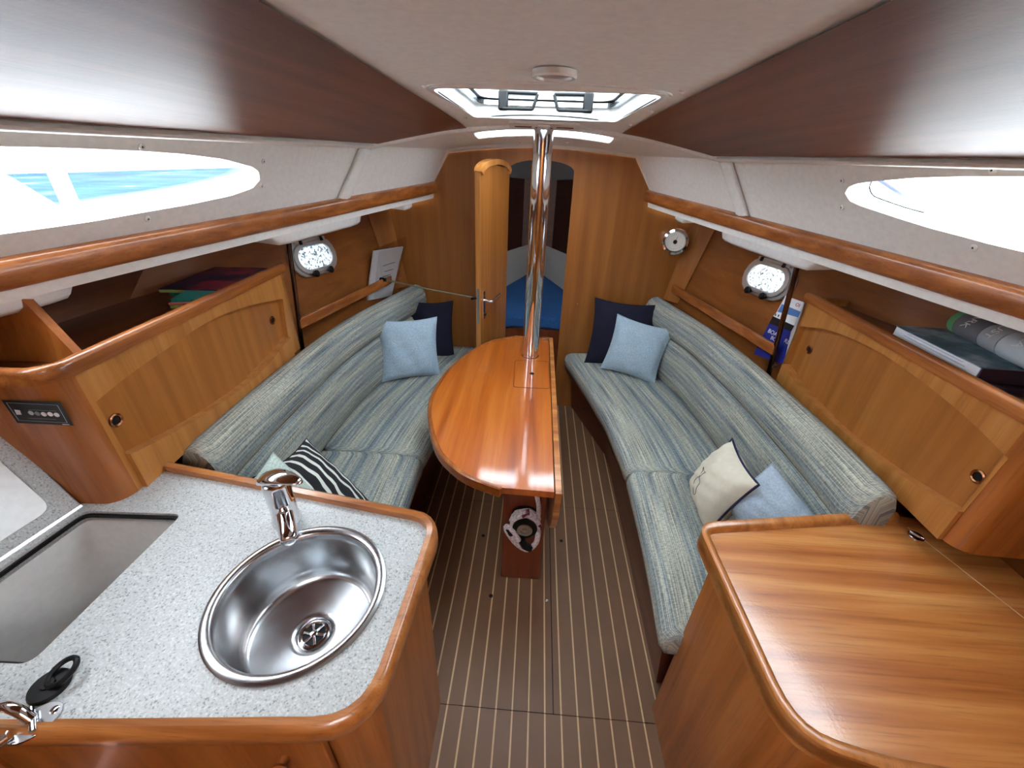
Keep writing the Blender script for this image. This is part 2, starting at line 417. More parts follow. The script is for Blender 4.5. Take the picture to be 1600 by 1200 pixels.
# ------------------------------------------------------------------ hull lining, shelf backs
for s, nm in ((-1, 'left'), (1, 'right')):
    secs = [[hullp(s, y, z) for z in (0, .4, .8, 1.2, 1.44)] + [hullp(s, y, z) + Vector((s * .02, 0, 0)) for z in (1.44, 1.2, .8, .4, 0)] for y in yr(-.95, D - .001, 26)]
    hy, hz, hw, hh = 2.10, 1.215, .155, .088
    V, Fc = [], []
    # lining as a grid with a hole behind the porthole
    ys = sorted(yr(-.95, 1.9, 14) + [hy - hw * .72, hy - hw * .4, hy, hy + hw * .4, hy + hw * .72, 2.3, 2.5, D]); zs = [0, .4, .8, 1.0, hz - hh * .62, hz, hz + hh * .62, 1.36, 1.44]
    idx = {}
    for i, y in enumerate(ys):
        for j, z in enumerate(zs): idx[i, j] = len(V); V.append(hullp(s, y, z))
    for i in range(len(ys) - 1):
        for j in range(len(zs) - 1):
            yc, zc = (ys[i] + ys[i + 1]) / 2, (zs[j] + zs[j + 1]) / 2
            if abs(yc - hy) < hw * .72 and abs(zc - hz) < hh * .62: continue
            Fc.append((idx[i, j], idx[i + 1, j], idx[i + 1, j + 1], idx[i, j + 1]))
    mk('wall_' + nm, V, Fc, 'hull_wood', kind='structure')
# ------------------------------------------------------------------ coachroof sides with the long windows
def sidemap(s):
    def f(u, v, d):          # u = y, v = 0 at rail .. 1 at top
        a, b = railp(s, u), topp(s, u); n = Vector((s * .9, 0, .35)); return a + (b - a) * v + n * d
    return f
def side_uv(s, px):
    for _ in range(1): pass
    best = None; lo, hi = .1, 2.7
    for y in np.arange(.1, 2.74, .004):       # find where the pixel's ray meets the ruled side
        q = ony(px, y); a, b = railp(s, y), topp(s, y)
        v = (q.z - a.z) / (b.z - a.z); e = abs(a.x + (b.x - a.x) * v - q.x)
        if best is None or e < best[0]: best = (e, y, v)
    return best[1], best[2]
LW = [(0, 366), (75, 356), (150, 345), (225, 332), (300, 319), (360, 306), (395, 294), (406, 281), (405, 268), (395, 261), (350, 249), (290, 241), (220, 236), (100, 231), (0, 229)]
RW = [(1600, 394), (1545, 381), (1500, 369), (1450, 356), (1400, 340), (1345, 322), (1328, 314), (1321, 302), (1324, 293), (1338, 287), (1372, 283), (1430, 278), (1500, 276), (1550, 276), (1600, 276)]
SIDE = {}
for s, nm, pix, num in ((-1, 'left', LW, 1), (1, 'right', RW, 2)):
    uvs = [side_uv(s, p) for p in pix]
    y0 = min(uvs[0][0], uvs[-1][0]); tip = max(u for u, v in uvs); kt = [u for u, v in uvs].index(tip); vt = uvs[kt][1]; ya = y0 - .45; vm = (uvs[0][1] + uvs[-1][1]) / 2
    lo = sorted(uvs[:kt + 1]) + []; hi = sorted(uvs[kt:])
    lo = [(ya, vm), (ya + .06, vm + (lo[0][1] - vm) * .6), (ya + .2, lo[0][1])] + lo; hi = [(ya, vm), (ya + .06, vm + (hi[0][1] - vm) * .6), (ya + .2, hi[0][1])] + hi
    cols = yr(-.95, ya, 6)[:-1] + [ya + (tip - ya) * (.5 - .5 * math.cos(math.pi * k / 48)) for k in range(49)] + yr(tip, D - .002, 16)[1:]
    V, Fc = [], []; f_ = sidemap(s)
    for y in cols:
        a, b = (interp(lo, y), interp(hi, y)) if ya < y < tip else ((vm, vm) if y <= ya else (vt, vt))
        V += [f_(y, v, 0) for v in (-.12, a, b, 1.2)] + [f_(y, v, .045) for v in (-.12, a, b, 1.2)]
    for k in range(len(cols) - 1):
        p, q = k * 8, k * 8 + 8
        Fc += [(p, q, q + 1, p + 1), (p + 2, q + 2, q + 3, p + 3), (p + 4, p + 5, q + 5, q + 4), (p + 6, p + 7, q + 7, q + 6)]
        if ya <= cols[k] and cols[k + 1] <= tip: Fc += [(p + 1, q + 1, q + 5, p + 5), (p + 2, p + 6, q + 6, q + 2)]
    w = mk('wall_upper_' + nm, V, Fc, 'liner_white', kind='structure', smooth=35)
    uvs = lo + hi[::-1][1:-1]
    SIDE[s] = w
    win = thing('window_%d' % num, sidemap(s)(1.0, .4, .03), kind='structure')
    big = [(vm_y, vm_v) for vm_y, vm_v in uvs]
    cy, cv = sum(a for a, b in big) / len(big), sum(b for a, b in big) / len(big)
    big = [(cy + (a - cy) * 1.02, cv + (b - cv) * 1.06) for a, b in big]
    v, f = platemesh(big, [], lambda u, vv, d: sidemap(s)(u, vv, .047 + d), .004)
    mk('pane', v, f, 'pane', win, smooth=20)
    if s == 1:      # dark sealant line near the forward tip
        q = [sidemap(s)(*side_uv(s, p), .044) for p in ((1337, 289), (1333, 300), (1338, 313), (1352, 320), (1385, 332), (1415, 341))]
        tube('gasket', smoothpath(q, 4), .0022, 'black_plastic', win, 6)
    for p in ([(220, 229), (231, 342), (411, 252), (408, 291)] if s < 0 else [(1550, 265), (1522, 387), (1317, 282), (1315, 324)]):
        u_, v_ = side_uv(s, p); c = sidemap(s)(u_, v_, 0); nrm = Vector((-s * .9, 0, -.35))
        sc = lathe('screw', c, nrm, [(.0085, -.001), (.0085, .002), (.006, .0035), (.0032, .0035), (.0032, .001), (0, .001)], 'trim_white', w, 14)
        lathe('screw_socket', c + nrm.normalized() * .0015, nrm, [(.0032, 0), (.003, .0008), (0, .0008)], 'black_plastic', sc, 8)
# ------------------------------------------------------------------ cabin ceiling
YB0, YB1 = 2.20, 1.95                      # the arched frame: amidships and at the sides
def beam_y(x): return YB0 - (YB0 - YB1) * (abs(x) / .75) ** 2
def ceil_z(x, y):
    e = interp(TOPX, y) - .02; tt = max(0, (y - 2.1) / (D - 2.1)); c = 1.846 - (.115 - .062 * tt) * (min(1.05, abs(x) / e)) ** 2.0
    if y > 2.1: c -= .075 * ((y - 2.1) / (D - 2.1)) ** 1.0 * (1 - .25 * (abs(x) / e) ** 2)
    return c
HX, HY0, HY1 = .265, 1.10, 1.84            # hatch opening
SX, SY0, SY1 = .335, 2.285, 2.415            # skylight slot
ys = sorted(set(yr(-.95, .1, 6) + yr(.1, HY0, 6) + yr(HY0, HY1, 6) + yr(HY1, SY0, 5) + [SY0, SY1] + yr(SY1, D, 3)))
us = [-1, -.9, -.75, -.6, -.45]
V, Fc, idx = [], [], {}
xs_n = 25
def ceil_xs(y):
    e = interp(TOPX, y); base = [.0, .09, .18, HX, SX, .46, .58, .72, .86, 1.0]
    pos = [b if b <= SX else SX + (e - SX) * ((b - SX) / (1 - SX)) for b in base]
    return [-p for p in reversed(pos[1:])] + pos
for i, y in enumerate(ys):
    for j, x in enumerate(ceil_xs(y)): idx[i, j] = len(V); V.append(Vector((x, y, ceil_z(x, y))))
nx = len(ceil_xs(0))
for i in range(len(ys) - 1):
    for j in range(nx - 1):
        xm = (ceil_xs(ys[i])[j] + ceil_xs(ys[i])[j + 1]) / 2; ym = (ys[i] + ys[i + 1]) / 2
        if abs(xm) < HX and HY0 < ym < HY1: continue
        if abs(xm) < SX and SY0 < ym < SY1: continue
        if abs(xm) < HX and ym < -.42: continue          # open companionway
        Fc.append((idx[i, j], idx[i, j + 1], idx[i + 1, j + 1], idx[i + 1, j]))
n0 = len(V); V2 = V + [v + Vector((0, 0, .02)) for v in V]
Fc2 = Fc + [tuple(q + n0 for q in reversed(f)) for f in Fc]
ceiling = mk('ceiling', V2, Fc2, 'liner_white', kind='structure', smooth=50, recalc=False)
for s in (-1, 1):
    # polished brown head-lining panel
    V, Fc, rows = [], [], 26
    for i in range(rows + 1):
        for j in range(11):
            t = j / 10; y1 = 0
            xin = .30; y = -.2 + (i / rows) * (2.2 + .2)
            xi = .285 + .028 * max(y, 0); xo = interp(TOPX, min(y, 2.1)) - .05
            x = xi + (xo - xi) * t
            yy = -.2 + (i / rows) * (beam_y(x) - .02 + .2)
            xi = .285 + .028 * max(yy, 0); xo = interp(TOPX, yy) - .045; x = xi + (xo - xi) * t
            V.append(Vector((s * x, yy, ceil_z(x, yy) - .004)))
    for i in range(rows):
        for j in range(10): a = i * 11 + j; Fc.append((a, a + 1, a + 12, a + 11))
    n0 = len(V); V += [v + Vector((0, 0, .006)) for v in V]
    Fc = Fc + [tuple(q + n0 for q in reversed(f)) for f in Fc]
    mk('lining_panel', V, Fc, 'ceiling_panel_wood', ceiling, smooth=60, label='polished dark brown lining panel')
    # rounded lip between panel and window side
    sweep('edge_lip', [topp(s, y) + Vector((-s * .022, 0, .012)) for y in yr(-.9, 1.95, 24)], [(.02 * math.cos(a), .010 * math.sin(a)) for a in [2 * math.pi * k / 10 for k in range(10)]], 'trim_white', ceiling)
    # rib below the arched frame
    yb = 1.93
    def ribsec(t):
        a, b = railp(s, yb - .02 + .03 * t), topp(s, yb - .02 + .03 * t); p = a + (b - a) * t; n = Vector((-s * .9, 0, -.35))
        return [p + Vector((0, w, 0)) + n * h for w, h in ((-.05, -.004), (-.03, .012), (-.008, .022), (.018, .022), (.04, .010), (.06, -.004))]
    V, Fc, uv = loftmesh([ribsec(t) for t in yr(-.05, 1.03, 8)]); mk('frame_rib', V, Fc, 'liner_white', SIDE[s], smooth=180)
xsb = yr(-.78, .78, 40)
V, Fc, uv = loftmesh([[Vector((x, beam_y(x) + a, ceil_z(x, beam_y(x)) - .002 - b)) for a, b in ((-.014, -.01), (-.014, .006), (-.006, .014), (.006, .014), (.016, .004), (.03, .004), (.03, -.01))] for x in xsb])
mk('arched_beam', V, Fc, 'trim_white', ceiling, smooth=180)
# liner return around the bulkhead
edge = [(-.66, 1.545)] + [(-.655, 1.56)] + arch + [(.655, 1.565), (.66, 1.55)]
V, Fc = [], []
for k, (x, z) in enumerate(edge):
    c = Vector((x, D, z)); o_ = Vector((x * 1.0, 0, (z - 1.2))).normalized()
    for q in (c - o_ * .004 + Vector((0, -.002, 0)), c + o_ * .016 + Vector((0, -.03, 0)), c + o_ * .04 + Vector((0, -.036, 0)), c + o_ * .04 + Vector((0, 0, 0))): V.append(q)
for k in range(len(edge) - 1):
    for j in range(3): a = k * 4 + j; Fc.append((a, a + 1, a + 5, a + 4))
mk('trim_1', V, Fc, 'trim_white', smooth=60, kind='structure')
for (px, py) in ((743, 215), (813, 214), (887, 216), (957, 221), (664, 132), (703, 161), (727, 179), (1067, 140), (1018, 169), (987, 188)):
    front = py > 200; z = 1.805 if front else 1.838
    p = onz((px, py), z); p.z = ceil_z(p.x, p.y)
    lathe('screw_cap', p, (0, 0, -1), [(.008, -.002), (.008, .002), (.005, .005), (0, .006)], 'gloss_white', ceiling, 12)
# skylight slot and glazed deck hatch
sk = thing('window_5', (0, 2.36, 1.80), kind='structure')
V, Fc = [], []
for k in range(17):
    x = -SX + 2 * SX * k / 16
    for y in (SY0 - .004, SY1 + .004): V += [Vector((x, y, ceil_z(x, y) - .006)), Vector((x, y, ceil_z(x, y) + .006))]
for k in range(16):
    a = k * 4; Fc += [(a, a + 2, a + 6, a + 4), (a + 1, a + 5, a + 7, a + 3), (a, a + 4, a + 5, a + 1), (a + 2, a + 3, a + 7, a + 6)]
mk('pane', V, Fc, 'skylight_milk', sk)
def densify(P, m=.03):
    out = []
    for a, b in zip(P, P[1:] + P[:1]):
        n = max(1, int(math.hypot(b[0] - a[0], b[1] - a[1]) / m)); out += [(a[0] + (b[0] - a[0]) * k / n, a[1] + (b[1] - a[1]) * k / n) for k in range(n)]
    return out
ht = thing('window_6', (0, 1.47, 1.84), kind='structure')
fo = roundpoly([(-.285, 1.08), (.285, 1.08), (.285, 1.86), (-.285, 1.86)], .07)
hi = roundpoly([(-HX + .002, HY0 + .002), (HX - .002, HY0 + .002), (HX - .002, HY1 - .002), (-HX + .002, HY1 - .002)], .06)
def flange_map(u, v, d): return Vector((u, v, ceil_z(u, v) - .003 + d))
kk = 96; cxm, cym = 0, 1.47
def polar(P):        # resample an outline by angle so the ring can be lofted
    D_ = densify(P, .01); out = []
    for k in range(kk):
        a = 2 * math.pi * k / kk; out.append(min(D_, key=lambda q: abs((math.atan2((q[1] - cym) / .39, (q[0] - cxm) / .285) - a + math.pi) % (2 * math.pi) - math.pi)))
    return out
po_, pi_ = polar(fo), polar(hi)
V = [flange_map(*p, d) for d in (0, .004) for p in po_] + [flange_map(*p, d) for d in (0, .004) for p in pi_]
Fc = []
for k in range(kk):
    n_ = (k + 1) % kk; Fc += [(k, n_, 2 * kk + n_, 2 * kk + k), (k, kk + k, kk + n_, n_), (2 * kk + k, 2 * kk + n_, 3 * kk + n_, 3 * kk + k)]
mk('flange', V, Fc, 'liner_white', ht, smooth=40)
def ring(name, z0, z1, i0, i1, mat):
    a = roundpoly([(-i0, HY0 - (i0 - HX)), (i0, HY0 - (i0 - HX)), (i0, HY1 + (i0 - HX)), (-i0, HY1 + (i0 - HX))], .06)
    b = roundpoly([(-i1, HY0 - (i1 - HX)), (i1, HY0 - (i1 - HX)), (i1, HY1 + (i1 - HX)), (-i1, HY1 + (i1 - HX))], .06)
    return plate(name, a, [b], flat(z0), z1 - z0, mat, ht)
ring('trunk', 1.832, 1.872, HX + .012, HX - .002, 'gloss_white')
ring('frame_rim', 1.872, 1.886, HX + .012, HX - .022, 'steel')
ring('seal', 1.886, 1.892, HX + .012, HX - .016, 'black_plastic')
ring('frame', 1.892, 1.918, HX + .012, HX - .030, 'alloy')
v, f = boxmesh((0, (HY0 + HY1) / 2, 1.921), 2 * HX, HY1 - HY0, .008); mk('pane', v, f, 'skylight_pane', ht, label='clear acrylic hatch pane')
for s in (-1, 1):      # folding black handles at the forward edge
    c = Vector((s * .155, HY1 - .04, 1.885))
    h = box('handle', c, .036, .026, .062, 'black_plastic', ht, bevel=.006)
    g = [c + Vector(q) for q in ((0, -.004, .024), (-s * .125, -.006, .022), (-s * .108, -.014, -.026), (0, -.012, -.026))]
    tube('handle_loop', [g[0], g[1], g[1] + Vector((0, -.001, -.002)), g[2], g[2] + Vector((s * .003, 0, 0)), g[3]], .0058, 'black_plastic', h, 8)
lamp = thing('ceiling_vent_ring', onz((866, 117), 1.838), 'round white ring vent on the ceiling just aft of the hatch', 'vent')
lathe('ring', Vector(WL[lamp]) + Vector((0, 0, .006)), (0, 0, -1), [(.042, 0), (.043, .009), (.040, .012), (.034, .011), (.032, .004), (.032, 0)], 'gloss_white', lamp, 32, caps=False)
lathe('centre_disc', Vector(WL[lamp]) + Vector((0, 0, .006)), (0, 0, -1), [(.033, 0), (.033, .007), (.02, .009), (0, .009)], 'alloy', lamp, 24)
# ------------------------------------------------------------------ aft bulkhead around the companionway
plate('wall_back', [(-1.6, -.02), (-1.6, 1.9), (1.6, 1.9), (1.6, -.02)], [], lambda u, v, d: Vector((u, -.95 + d, v)), .03, 'galley_wood', kind='structure')
# ------------------------------------------------------------------ wooden rails and the white deck liner beneath
for s, num in ((-1, 2), (1, 3)):
    path = [railp(s, y) for y in yr(-.9, D - .004, 30)]
    prof = [(s * q[0], q[1]) for q in [(-.030, .004), (.016, .004), (.024, -.002), (.028, -.012), (.030, -.045), (.024, -.056), (.012, -.060), (-.030, -.060)]]
    sweep('trim_%d' % num, path, prof, 'trim_wood', kind='structure', smooth=50)
    V, Fc = [], []
    ys = yr(-.9, D - .01, 60)
    for y in ys:
        a = railp(s, y); b = hullp(s, y, 1.40)
        for q in ((a.x - s * .004, a.z - .058), (a.x + s * .002, a.z - .088), (a.x + s * .03, a.z - .095), (max(b.x, a.x + .05) if s > 0 else min(b.x, a.x - .05), 1.41)): V.append(Vector((q[0], y, q[1])))
    for k in range(len(ys) - 1):
        for j in range(3): p = k * 4 + j; Fc.append((p, p + 1, p + 5, p + 4))
    tr = mk('trim_%d' % (num + 2), V, Fc, 'liner_white', kind='structure', smooth=60)
    def pocket(y0, y1, drop):
        secs = []
        for t in (0, .02, .10, .2, .5, .8, .90, .98, 1):
            y = y0 + (y1 - y0) * t; k = min(1, t / .12, (1 - t) / .12); k = k * k * (3 - 2 * k)
            a = railp(s, y); zt = a.z - .07; zb = a.z - .085 - drop * k; xi = a.x + s * (.008 + .02 * (1 - k)); xo = a.x + s * .16
            secs.append([Vector((xi, y, zt)), Vector((xi + s * .004, y, zb + .012)), Vector((xi + s * .018, y, zb)), Vector((xo, y, zb + .01)), Vector((xo, y, zt))])
        V, Fc, uv = loftmesh(secs); mk('moulded_pocket', V, Fc, 'gloss_white', tr, smooth=60)
    pocket(1.50, 2.08, .045); pocket(2.42, 2.50, .035) if s < 0 else pocket(2.36, 2.44, .03)
    if s < 0: pocket(.55, .95, .035)
# ------------------------------------------------------------------ portholes
for s, num, px in ((-1, 3, (497, 405)), (1, 4, (1197, 437))):
    hy, hz = 2.10, 1.215
    c = hullp(s, hy, hz); t = (hullp(s, hy + .05, hz) - hullp(s, hy - .05, hz)).normalized(); up = (hullp(s, hy, hz + .05) - hullp(s, hy, hz - .05)).normalized()
    nrm = t.cross(up).normalized(); nrm = nrm if nrm.x * s < 0 else -nrm
    po = thing('window_%d' % num, c, kind='structure')
    def pm(u, v, d): return c + t * u + up * v + nrm * d
    def ov(a, b, n=8):
        r = b; out = []
        for cx_, a0 in ((a - r, -90), (-(a - r), 90)):
            for k in range(n + 1): q = math.radians(a0 + 180 * k / n); out.append((cx_ + r * math.cos(q), r * math.sin(q)))
        return out
    plate('outer_frame', ov(.158, .093), [ov(.128, .068)], lambda u, v, d: pm(u, v, d), .020, 'alloy', po, bevel=.004)
    plate('inner_frame', ov(.138, .077), [ov(.112, .056)], lambda u, v, d: pm(u, v, .02 + d), .012, 'alloy', po, bevel=.003)
    pane_o = plate('pane', ov(.116, .06), [], lambda u, v, d: pm(u, v, .012 + d), .004, 'pane_frosted', po, label='frosted wet pane')
    box('hinge_bar', pm(0, .083, .024), .20, .016, .02, 'alloy', po, rot=Matrix((t, up, nrm)).transposed())
    for k in (-1, 1):
        kb = lathe('knob', pm(k * .052, -.078, .018), nrm, [(.008, 0), (.008, .014), (.016, .018), (.018, .030), (.012, .036), (0, .037)], 'black_plastic', po, 14)
        box('hinge_lug', pm(k * .07, .080, .038), .014, .022, .01, 'black_plastic', po, rot=Matrix((t, up, nrm)).transposed())
# ------------------------------------------------------------------ compression post
MY = 2.17
mast = thing('compression_post', (0, MY, 0), 'polished steel mast support post rising from the table to the ceiling', 'post')
lathe('tube', (0, MY, 0), (0, 0, 1), [(.046, 0), (.046, 1.833)], 'chrome', mast, 48)
lathe('foot_flange', (0, MY, 0), (0, 0, 1), [(.075, 0), (.075, .012), (.05, .016)], 'steel', mast, 32)
pl = roundpoly([(-.155, MY - .12), (.155, MY - .12), (.155, MY + .05), (-.155, MY + .05)], .04)
plate('head_plate', pl, [], lambda u, v, d: Vector((u, v, ceil_z(u, v) - .010 + d)), .009, 'trim_white', mast)
for s in (-1, 1): box('head_slot', (s * .093, MY - .015, ceil_z(.09, MY) - .010), .075, .05, .006, 'shelf_wood', mast, bevel=0)
lathe('head_button', (0, MY - .085, ceil_z(0, MY) - .008), (0, 0, -1), [(.03, 0), (.03, .006), (.02, .011), (0, .012)], 'gloss_white', mast, 20)
# ------------------------------------------------------------------ fore cabin seen through the doorway
fc = thing('forward_berth', (0, 2.9, 0), 'blue mattress on a wooden V berth seen through the doorway', 'bed')
def wedge(z0, z1, w0, w1, ya, yb, hollow=0):
    n = 8; P = []
    fr_ = [(w0 * (2 * k / n - 1), ya + hollow * (1 - (2 * k / n - 1) ** 2)) for k in range(n + 1)]
    P = fr_ + [(w1, yb), (-w1, yb)]; return platemesh(P, [], flat(z0), z1 - z0)
v, f = wedge(0, .5, .60, .10, 2.98, 4.55, .10); mk('berth_base', v, f, 'base_wood', fc)
v, f = wedge(.5, .60, .60, .10, 2.97, 4.55, .12); mk('mattress', v, f, 'blue_mattress', fc, bevel=.02)
for s in (-1, 1):
    a = Vector((s * .62, 2.98, .60)); b = Vector((s * .07, 4.5, .60))
    mk('side_cushion', [a, b, b + Vector((s * .03, 0, .30)), a + Vector((s * .10, 0, .34)), a + Vector((s * .1, 0, 0)), b + Vector((s * .1, 0, 0))], [(0, 1, 2, 3), (0, 4, 5, 1), (3, 2, 5, 4)], 'berth_white', fc)
for s, nm in ((-1, 'left'), (1, 'right')):
    a, b = Vector((s * 1.1, D + .031, 0)), Vector((s * .16, 4.72, 0)); h = Vector((0, 0, 1.80))
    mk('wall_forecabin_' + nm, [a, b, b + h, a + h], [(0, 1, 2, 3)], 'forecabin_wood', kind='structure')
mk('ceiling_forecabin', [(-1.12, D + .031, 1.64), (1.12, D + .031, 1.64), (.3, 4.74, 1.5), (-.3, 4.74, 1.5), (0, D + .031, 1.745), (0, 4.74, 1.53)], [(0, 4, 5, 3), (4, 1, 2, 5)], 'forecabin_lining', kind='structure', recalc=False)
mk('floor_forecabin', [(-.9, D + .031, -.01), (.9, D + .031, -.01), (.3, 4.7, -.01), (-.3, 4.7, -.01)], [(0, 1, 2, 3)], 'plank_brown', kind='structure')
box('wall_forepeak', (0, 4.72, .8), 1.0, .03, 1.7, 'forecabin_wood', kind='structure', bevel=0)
# ------------------------------------------------------------------ open door leaf
dh = Vector((-.19, D - .012, 0)); dv = Vector((-.134, -.322, 0)); dl = dv.length; du = dv.normalized(); dn = Vector((du.y, -du.x, 0)); dn = dn if dn.dot(-dh) < 0 else -dn
door = thing('door_1', dh, kind='structure')
def dm(u, v, d): return dh + du * u + dn * d + Vector((0, 0, v))
dto = [(dl / 2 + dl / 2 * math.cos(a), 1.632 + .055 * math.sin(a)) for a in [math.pi * k / 12 for k in range(13)]]
plate('leaf', [(dl, .09)] + dto + [(0, .09)], [], dm, .032, 'door_panel_wood', door, smooth=30)
dlo = [(dl / 2 + (dl / 2 + .004) * math.cos(a), 1.634 + .060 * math.sin(a)) for a in [math.pi * k / 12 for k in range(13)]]
dli = [(dl / 2 + (dl / 2 - .014) * math.cos(a), 1.616 + .050 * math.sin(a)) for a in [math.pi * k / 12 for k in range(13)]]
plate('arched_cap', dlo + dli[::-1], [], lambda u, v, d: dm(u, v, -.014 + d), .050, 'locker_wood', door, smooth=30)
plate('free_edge', [(dl, .09), (dl + .004, .09), (dl + .004, 1.63), (dl, 1.63)], [], dm, .032, 'locker_wood', door)
plate('lock_plate', [(dl + .004, .78), (dl + .006, .78), (dl + .006, 1.0), (dl + .004, 1.0)], [], lambda u, v, d: dm(u, v, .008 + d), .016, 'steel', door)
plate('escutcheon', roundpoly([(dl - .05, .80), (dl - .028, .80), (dl - .028, .98), (dl - .05, .98)], .01), [], dm, -.004, 'chrome', door)
hb = dm(dl - .039, .92, -.004)
tube('lever_handle', smoothpath([hb, hb - dn * .045, hb - dn * .05 - du * .03 + Vector((0, 0, .004)), hb - dn * .05 - du * .11 + Vector((0, 0, .02))], 5), .0085, 'chrome', door, 10)
lathe('key_barrel', dm(dl - .039, .83, -.004), -dn, [(.009, 0), (.009, .010), (0, .011)], 'black_plastic', door, 12)
# elastic line holding the door open
tie = thing('door_tie_line', Vector((-.86, 2.66, .99)), 'thin elastic line with black hook holding the cabin door open', 'cord')
a, b = onplane((598, 437), Vector((-1.095, 1.74, .985)), Vector((.976, -.183, 0)).normalized()) + Vector((.012, 0, 0)), dm(dl - .01, .935, .036)
tube('cord', [a, a + (b - a) * .5 + Vector((0, 0, -.004)), b], .005, 'rope_grey', tie, 8)
tube('hook', smoothpath([b + Vector((-.03, -.006, -.004)), b + Vector((-.012, -.012, .004)), b + Vector((.006, -.006, .004)), b], 4), .009, 'black_plastic', tie, 8)
lathe('toggle', a, (b - a), [(.010, -.03), (.013, -.01), (.010, .012), (0, .013)], 'black_plastic', tie, 10)
# ------------------------------------------------------------------ saloon table
TZ = .69
tab = thing('saloon_table', (.0, 1.6, 0), 'varnished half-round saloon table with its other leaf folded down', 'table')
curve = [onz(p, TZ) for p in ((808, 525), (766, 533), (732, 551), (699, 578), (675, 613), (668, 640), (671, 670), (682, 704), (705, 730), (732, 748), (780, 766))]
cp = smoothpath(curve, 5)
inner = [(p.x, p.y) for p in cp] + [(-.07, 1.062), (.112, 1.058), (.112, 2.455), (-.07, 2.462)]
plate('top', inner, [[(.05 * math.cos(a), MY + .05 * math.sin(a)) for a in [2 * math.pi * k / 24 for k in range(24)]]], flat(TZ - .028), .028, 'table_wood', tab, smooth=25)
sweep('edge_band', cp, [(0, -.034), (.014, -.034), (.018, -.028), (.018, .002), (.014, .006), (.004, .006), (0, .002)][::-1], 'trim_wood', tab)
hb_ = [(.115, 0), (.140, 0)]
leaf = [(1.05, TZ + .001)] + [(1.755 + .70 * math.cos(math.pi + a), TZ - .045 - .47 * math.sin(a)) for a in [math.pi * k / 18 for k in range(19)]] + [(2.46, TZ + .001)]
plate('folded_leaf', leaf, [], lambda u, v, d: Vector((.116 + d, u, v)), .024, 'chart_wood', tab, bevel=.002)
lid = roundpoly([(-.075, 1.78), (.108, 1.785), (.108, 2.10), (-.085, 2.09)], .02)
for k, (pa, pb) in enumerate(zip(lid, lid[1:] + lid[:1])): pass
plate('bottle_lid', lid, [[(.052 * math.cos(a), MY - .0 + .052 * math.sin(a)) for a in [2 * math.pi * k / 20 for k in range(20)]]] if False else [], flat(TZ), .0012, 'table_wood', tab)
sweep('lid_joint', [Vector((x, y, TZ + .0004)) for x, y in lid], [(-.0016, 0), (.0016, 0), (.0016, .0012), (-.0016, .0012)], 'base_wood', tab, closed=True)
lathe('finger_hole', onz((831, 584), TZ) + Vector((0, 0, .0012)), (0, 0, 1), [(.013, 0), (.013, .0012), (0, .0012)], 'black_plastic', tab, 20)
box('corner_block', (.09, 2.43, TZ + .004), .05, .03, .012, 'trim_wood', tab)
V, Fc = boxmesh((.015, 1.36, .33), .178, .31, .66); mk('pedestal', V, Fc, 'pedestal_wood', tab, bevel=.006)
# rope stowed on a drum at the pedestal
rp = thing('rope_drum', (.02, 1.20, .40), 'white and dark red rope wound round a black drum on the pedestal', 'rope')
cdr = Vector((.02, 1.205, .405))
lathe('drum', cdr, (0, -1, 0), [(.062, 0), (.062, .012), (.040, .018), (.040, .055), (.050, .060), (.050, .068), (.030, .072)], 'black_gloss', rp, 28)
lathe('drum_cap', cdr + Vector((0, -.072, 0)), (0, -1, 0), [(.032, 0), (.031, .004), (.018, .006), (.017, .001), (.009, .001), (.008, .005), (0, .005)], 'steel', rp, 24)
coil = []
for k in range(0, 120):
    a = k * .262; coil.append(cdr + Vector(((.052 + .004 * math.sin(k)) * math.cos(a), -.020 - .030 * k / 120, (.052 + .003 * math.cos(k * 1.3)) * math.sin(a))))
cl = coil[-1]
v, f = tubemesh(coil, .0115, 8); ro = mk('rope_turns', v, f, 'rope_white', rp)
tube('rope_lead', smoothpath([coil[0], cdr + Vector((.05, -.03, .09)), cdr + Vector((.035, -.025, .17)), cdr + Vector((.032, .0, .25))], 5), .0095, 'rope_white', rp, 8)
tl = [cdr + Vector(q) for q in ((.055, -.06, -.01), (.05, -.07, -.07), (.015, -.07, -.115), (-.03, -.065, -.09), (-.07, -.06, -.03), (-.072, -.06, .0), (-.045, -.07, -.015), (-.015, -.075, -.07), (.01, -.075, -.10))]
tube('rope_tail', smoothpath(tl, 6), .011, 'rope_white', rp, 8)
tube('black_loop', [cdr + Vector(q) for q in ((-.012, -.074, -.055), (.005, -.078, -.085), (.03, -.076, -.10))], .016, 'black_plastic', rp, 8)
tube('black_tab', [cdr + Vector(q) for q in ((-.066, -.062, -.005), (-.05, -.066, -.035))], .014, 'black_plastic', rp, 8)
for k in range(5, 118, 6):
    p = coil[k]; q = coil[k + 1]; d_ = (p - cdr); d_.y = 0; d_.normalize()
    v, f = tubemesh([p + d_ * .0062, q + d_ * .0062 + Vector((0, -.004, 0)), coil[k + 2] + d_ * .0062 + Vector((0, -.009, 0))], .0062, 6); mk('rope_fleck', v, f, 'rope_red', ro)
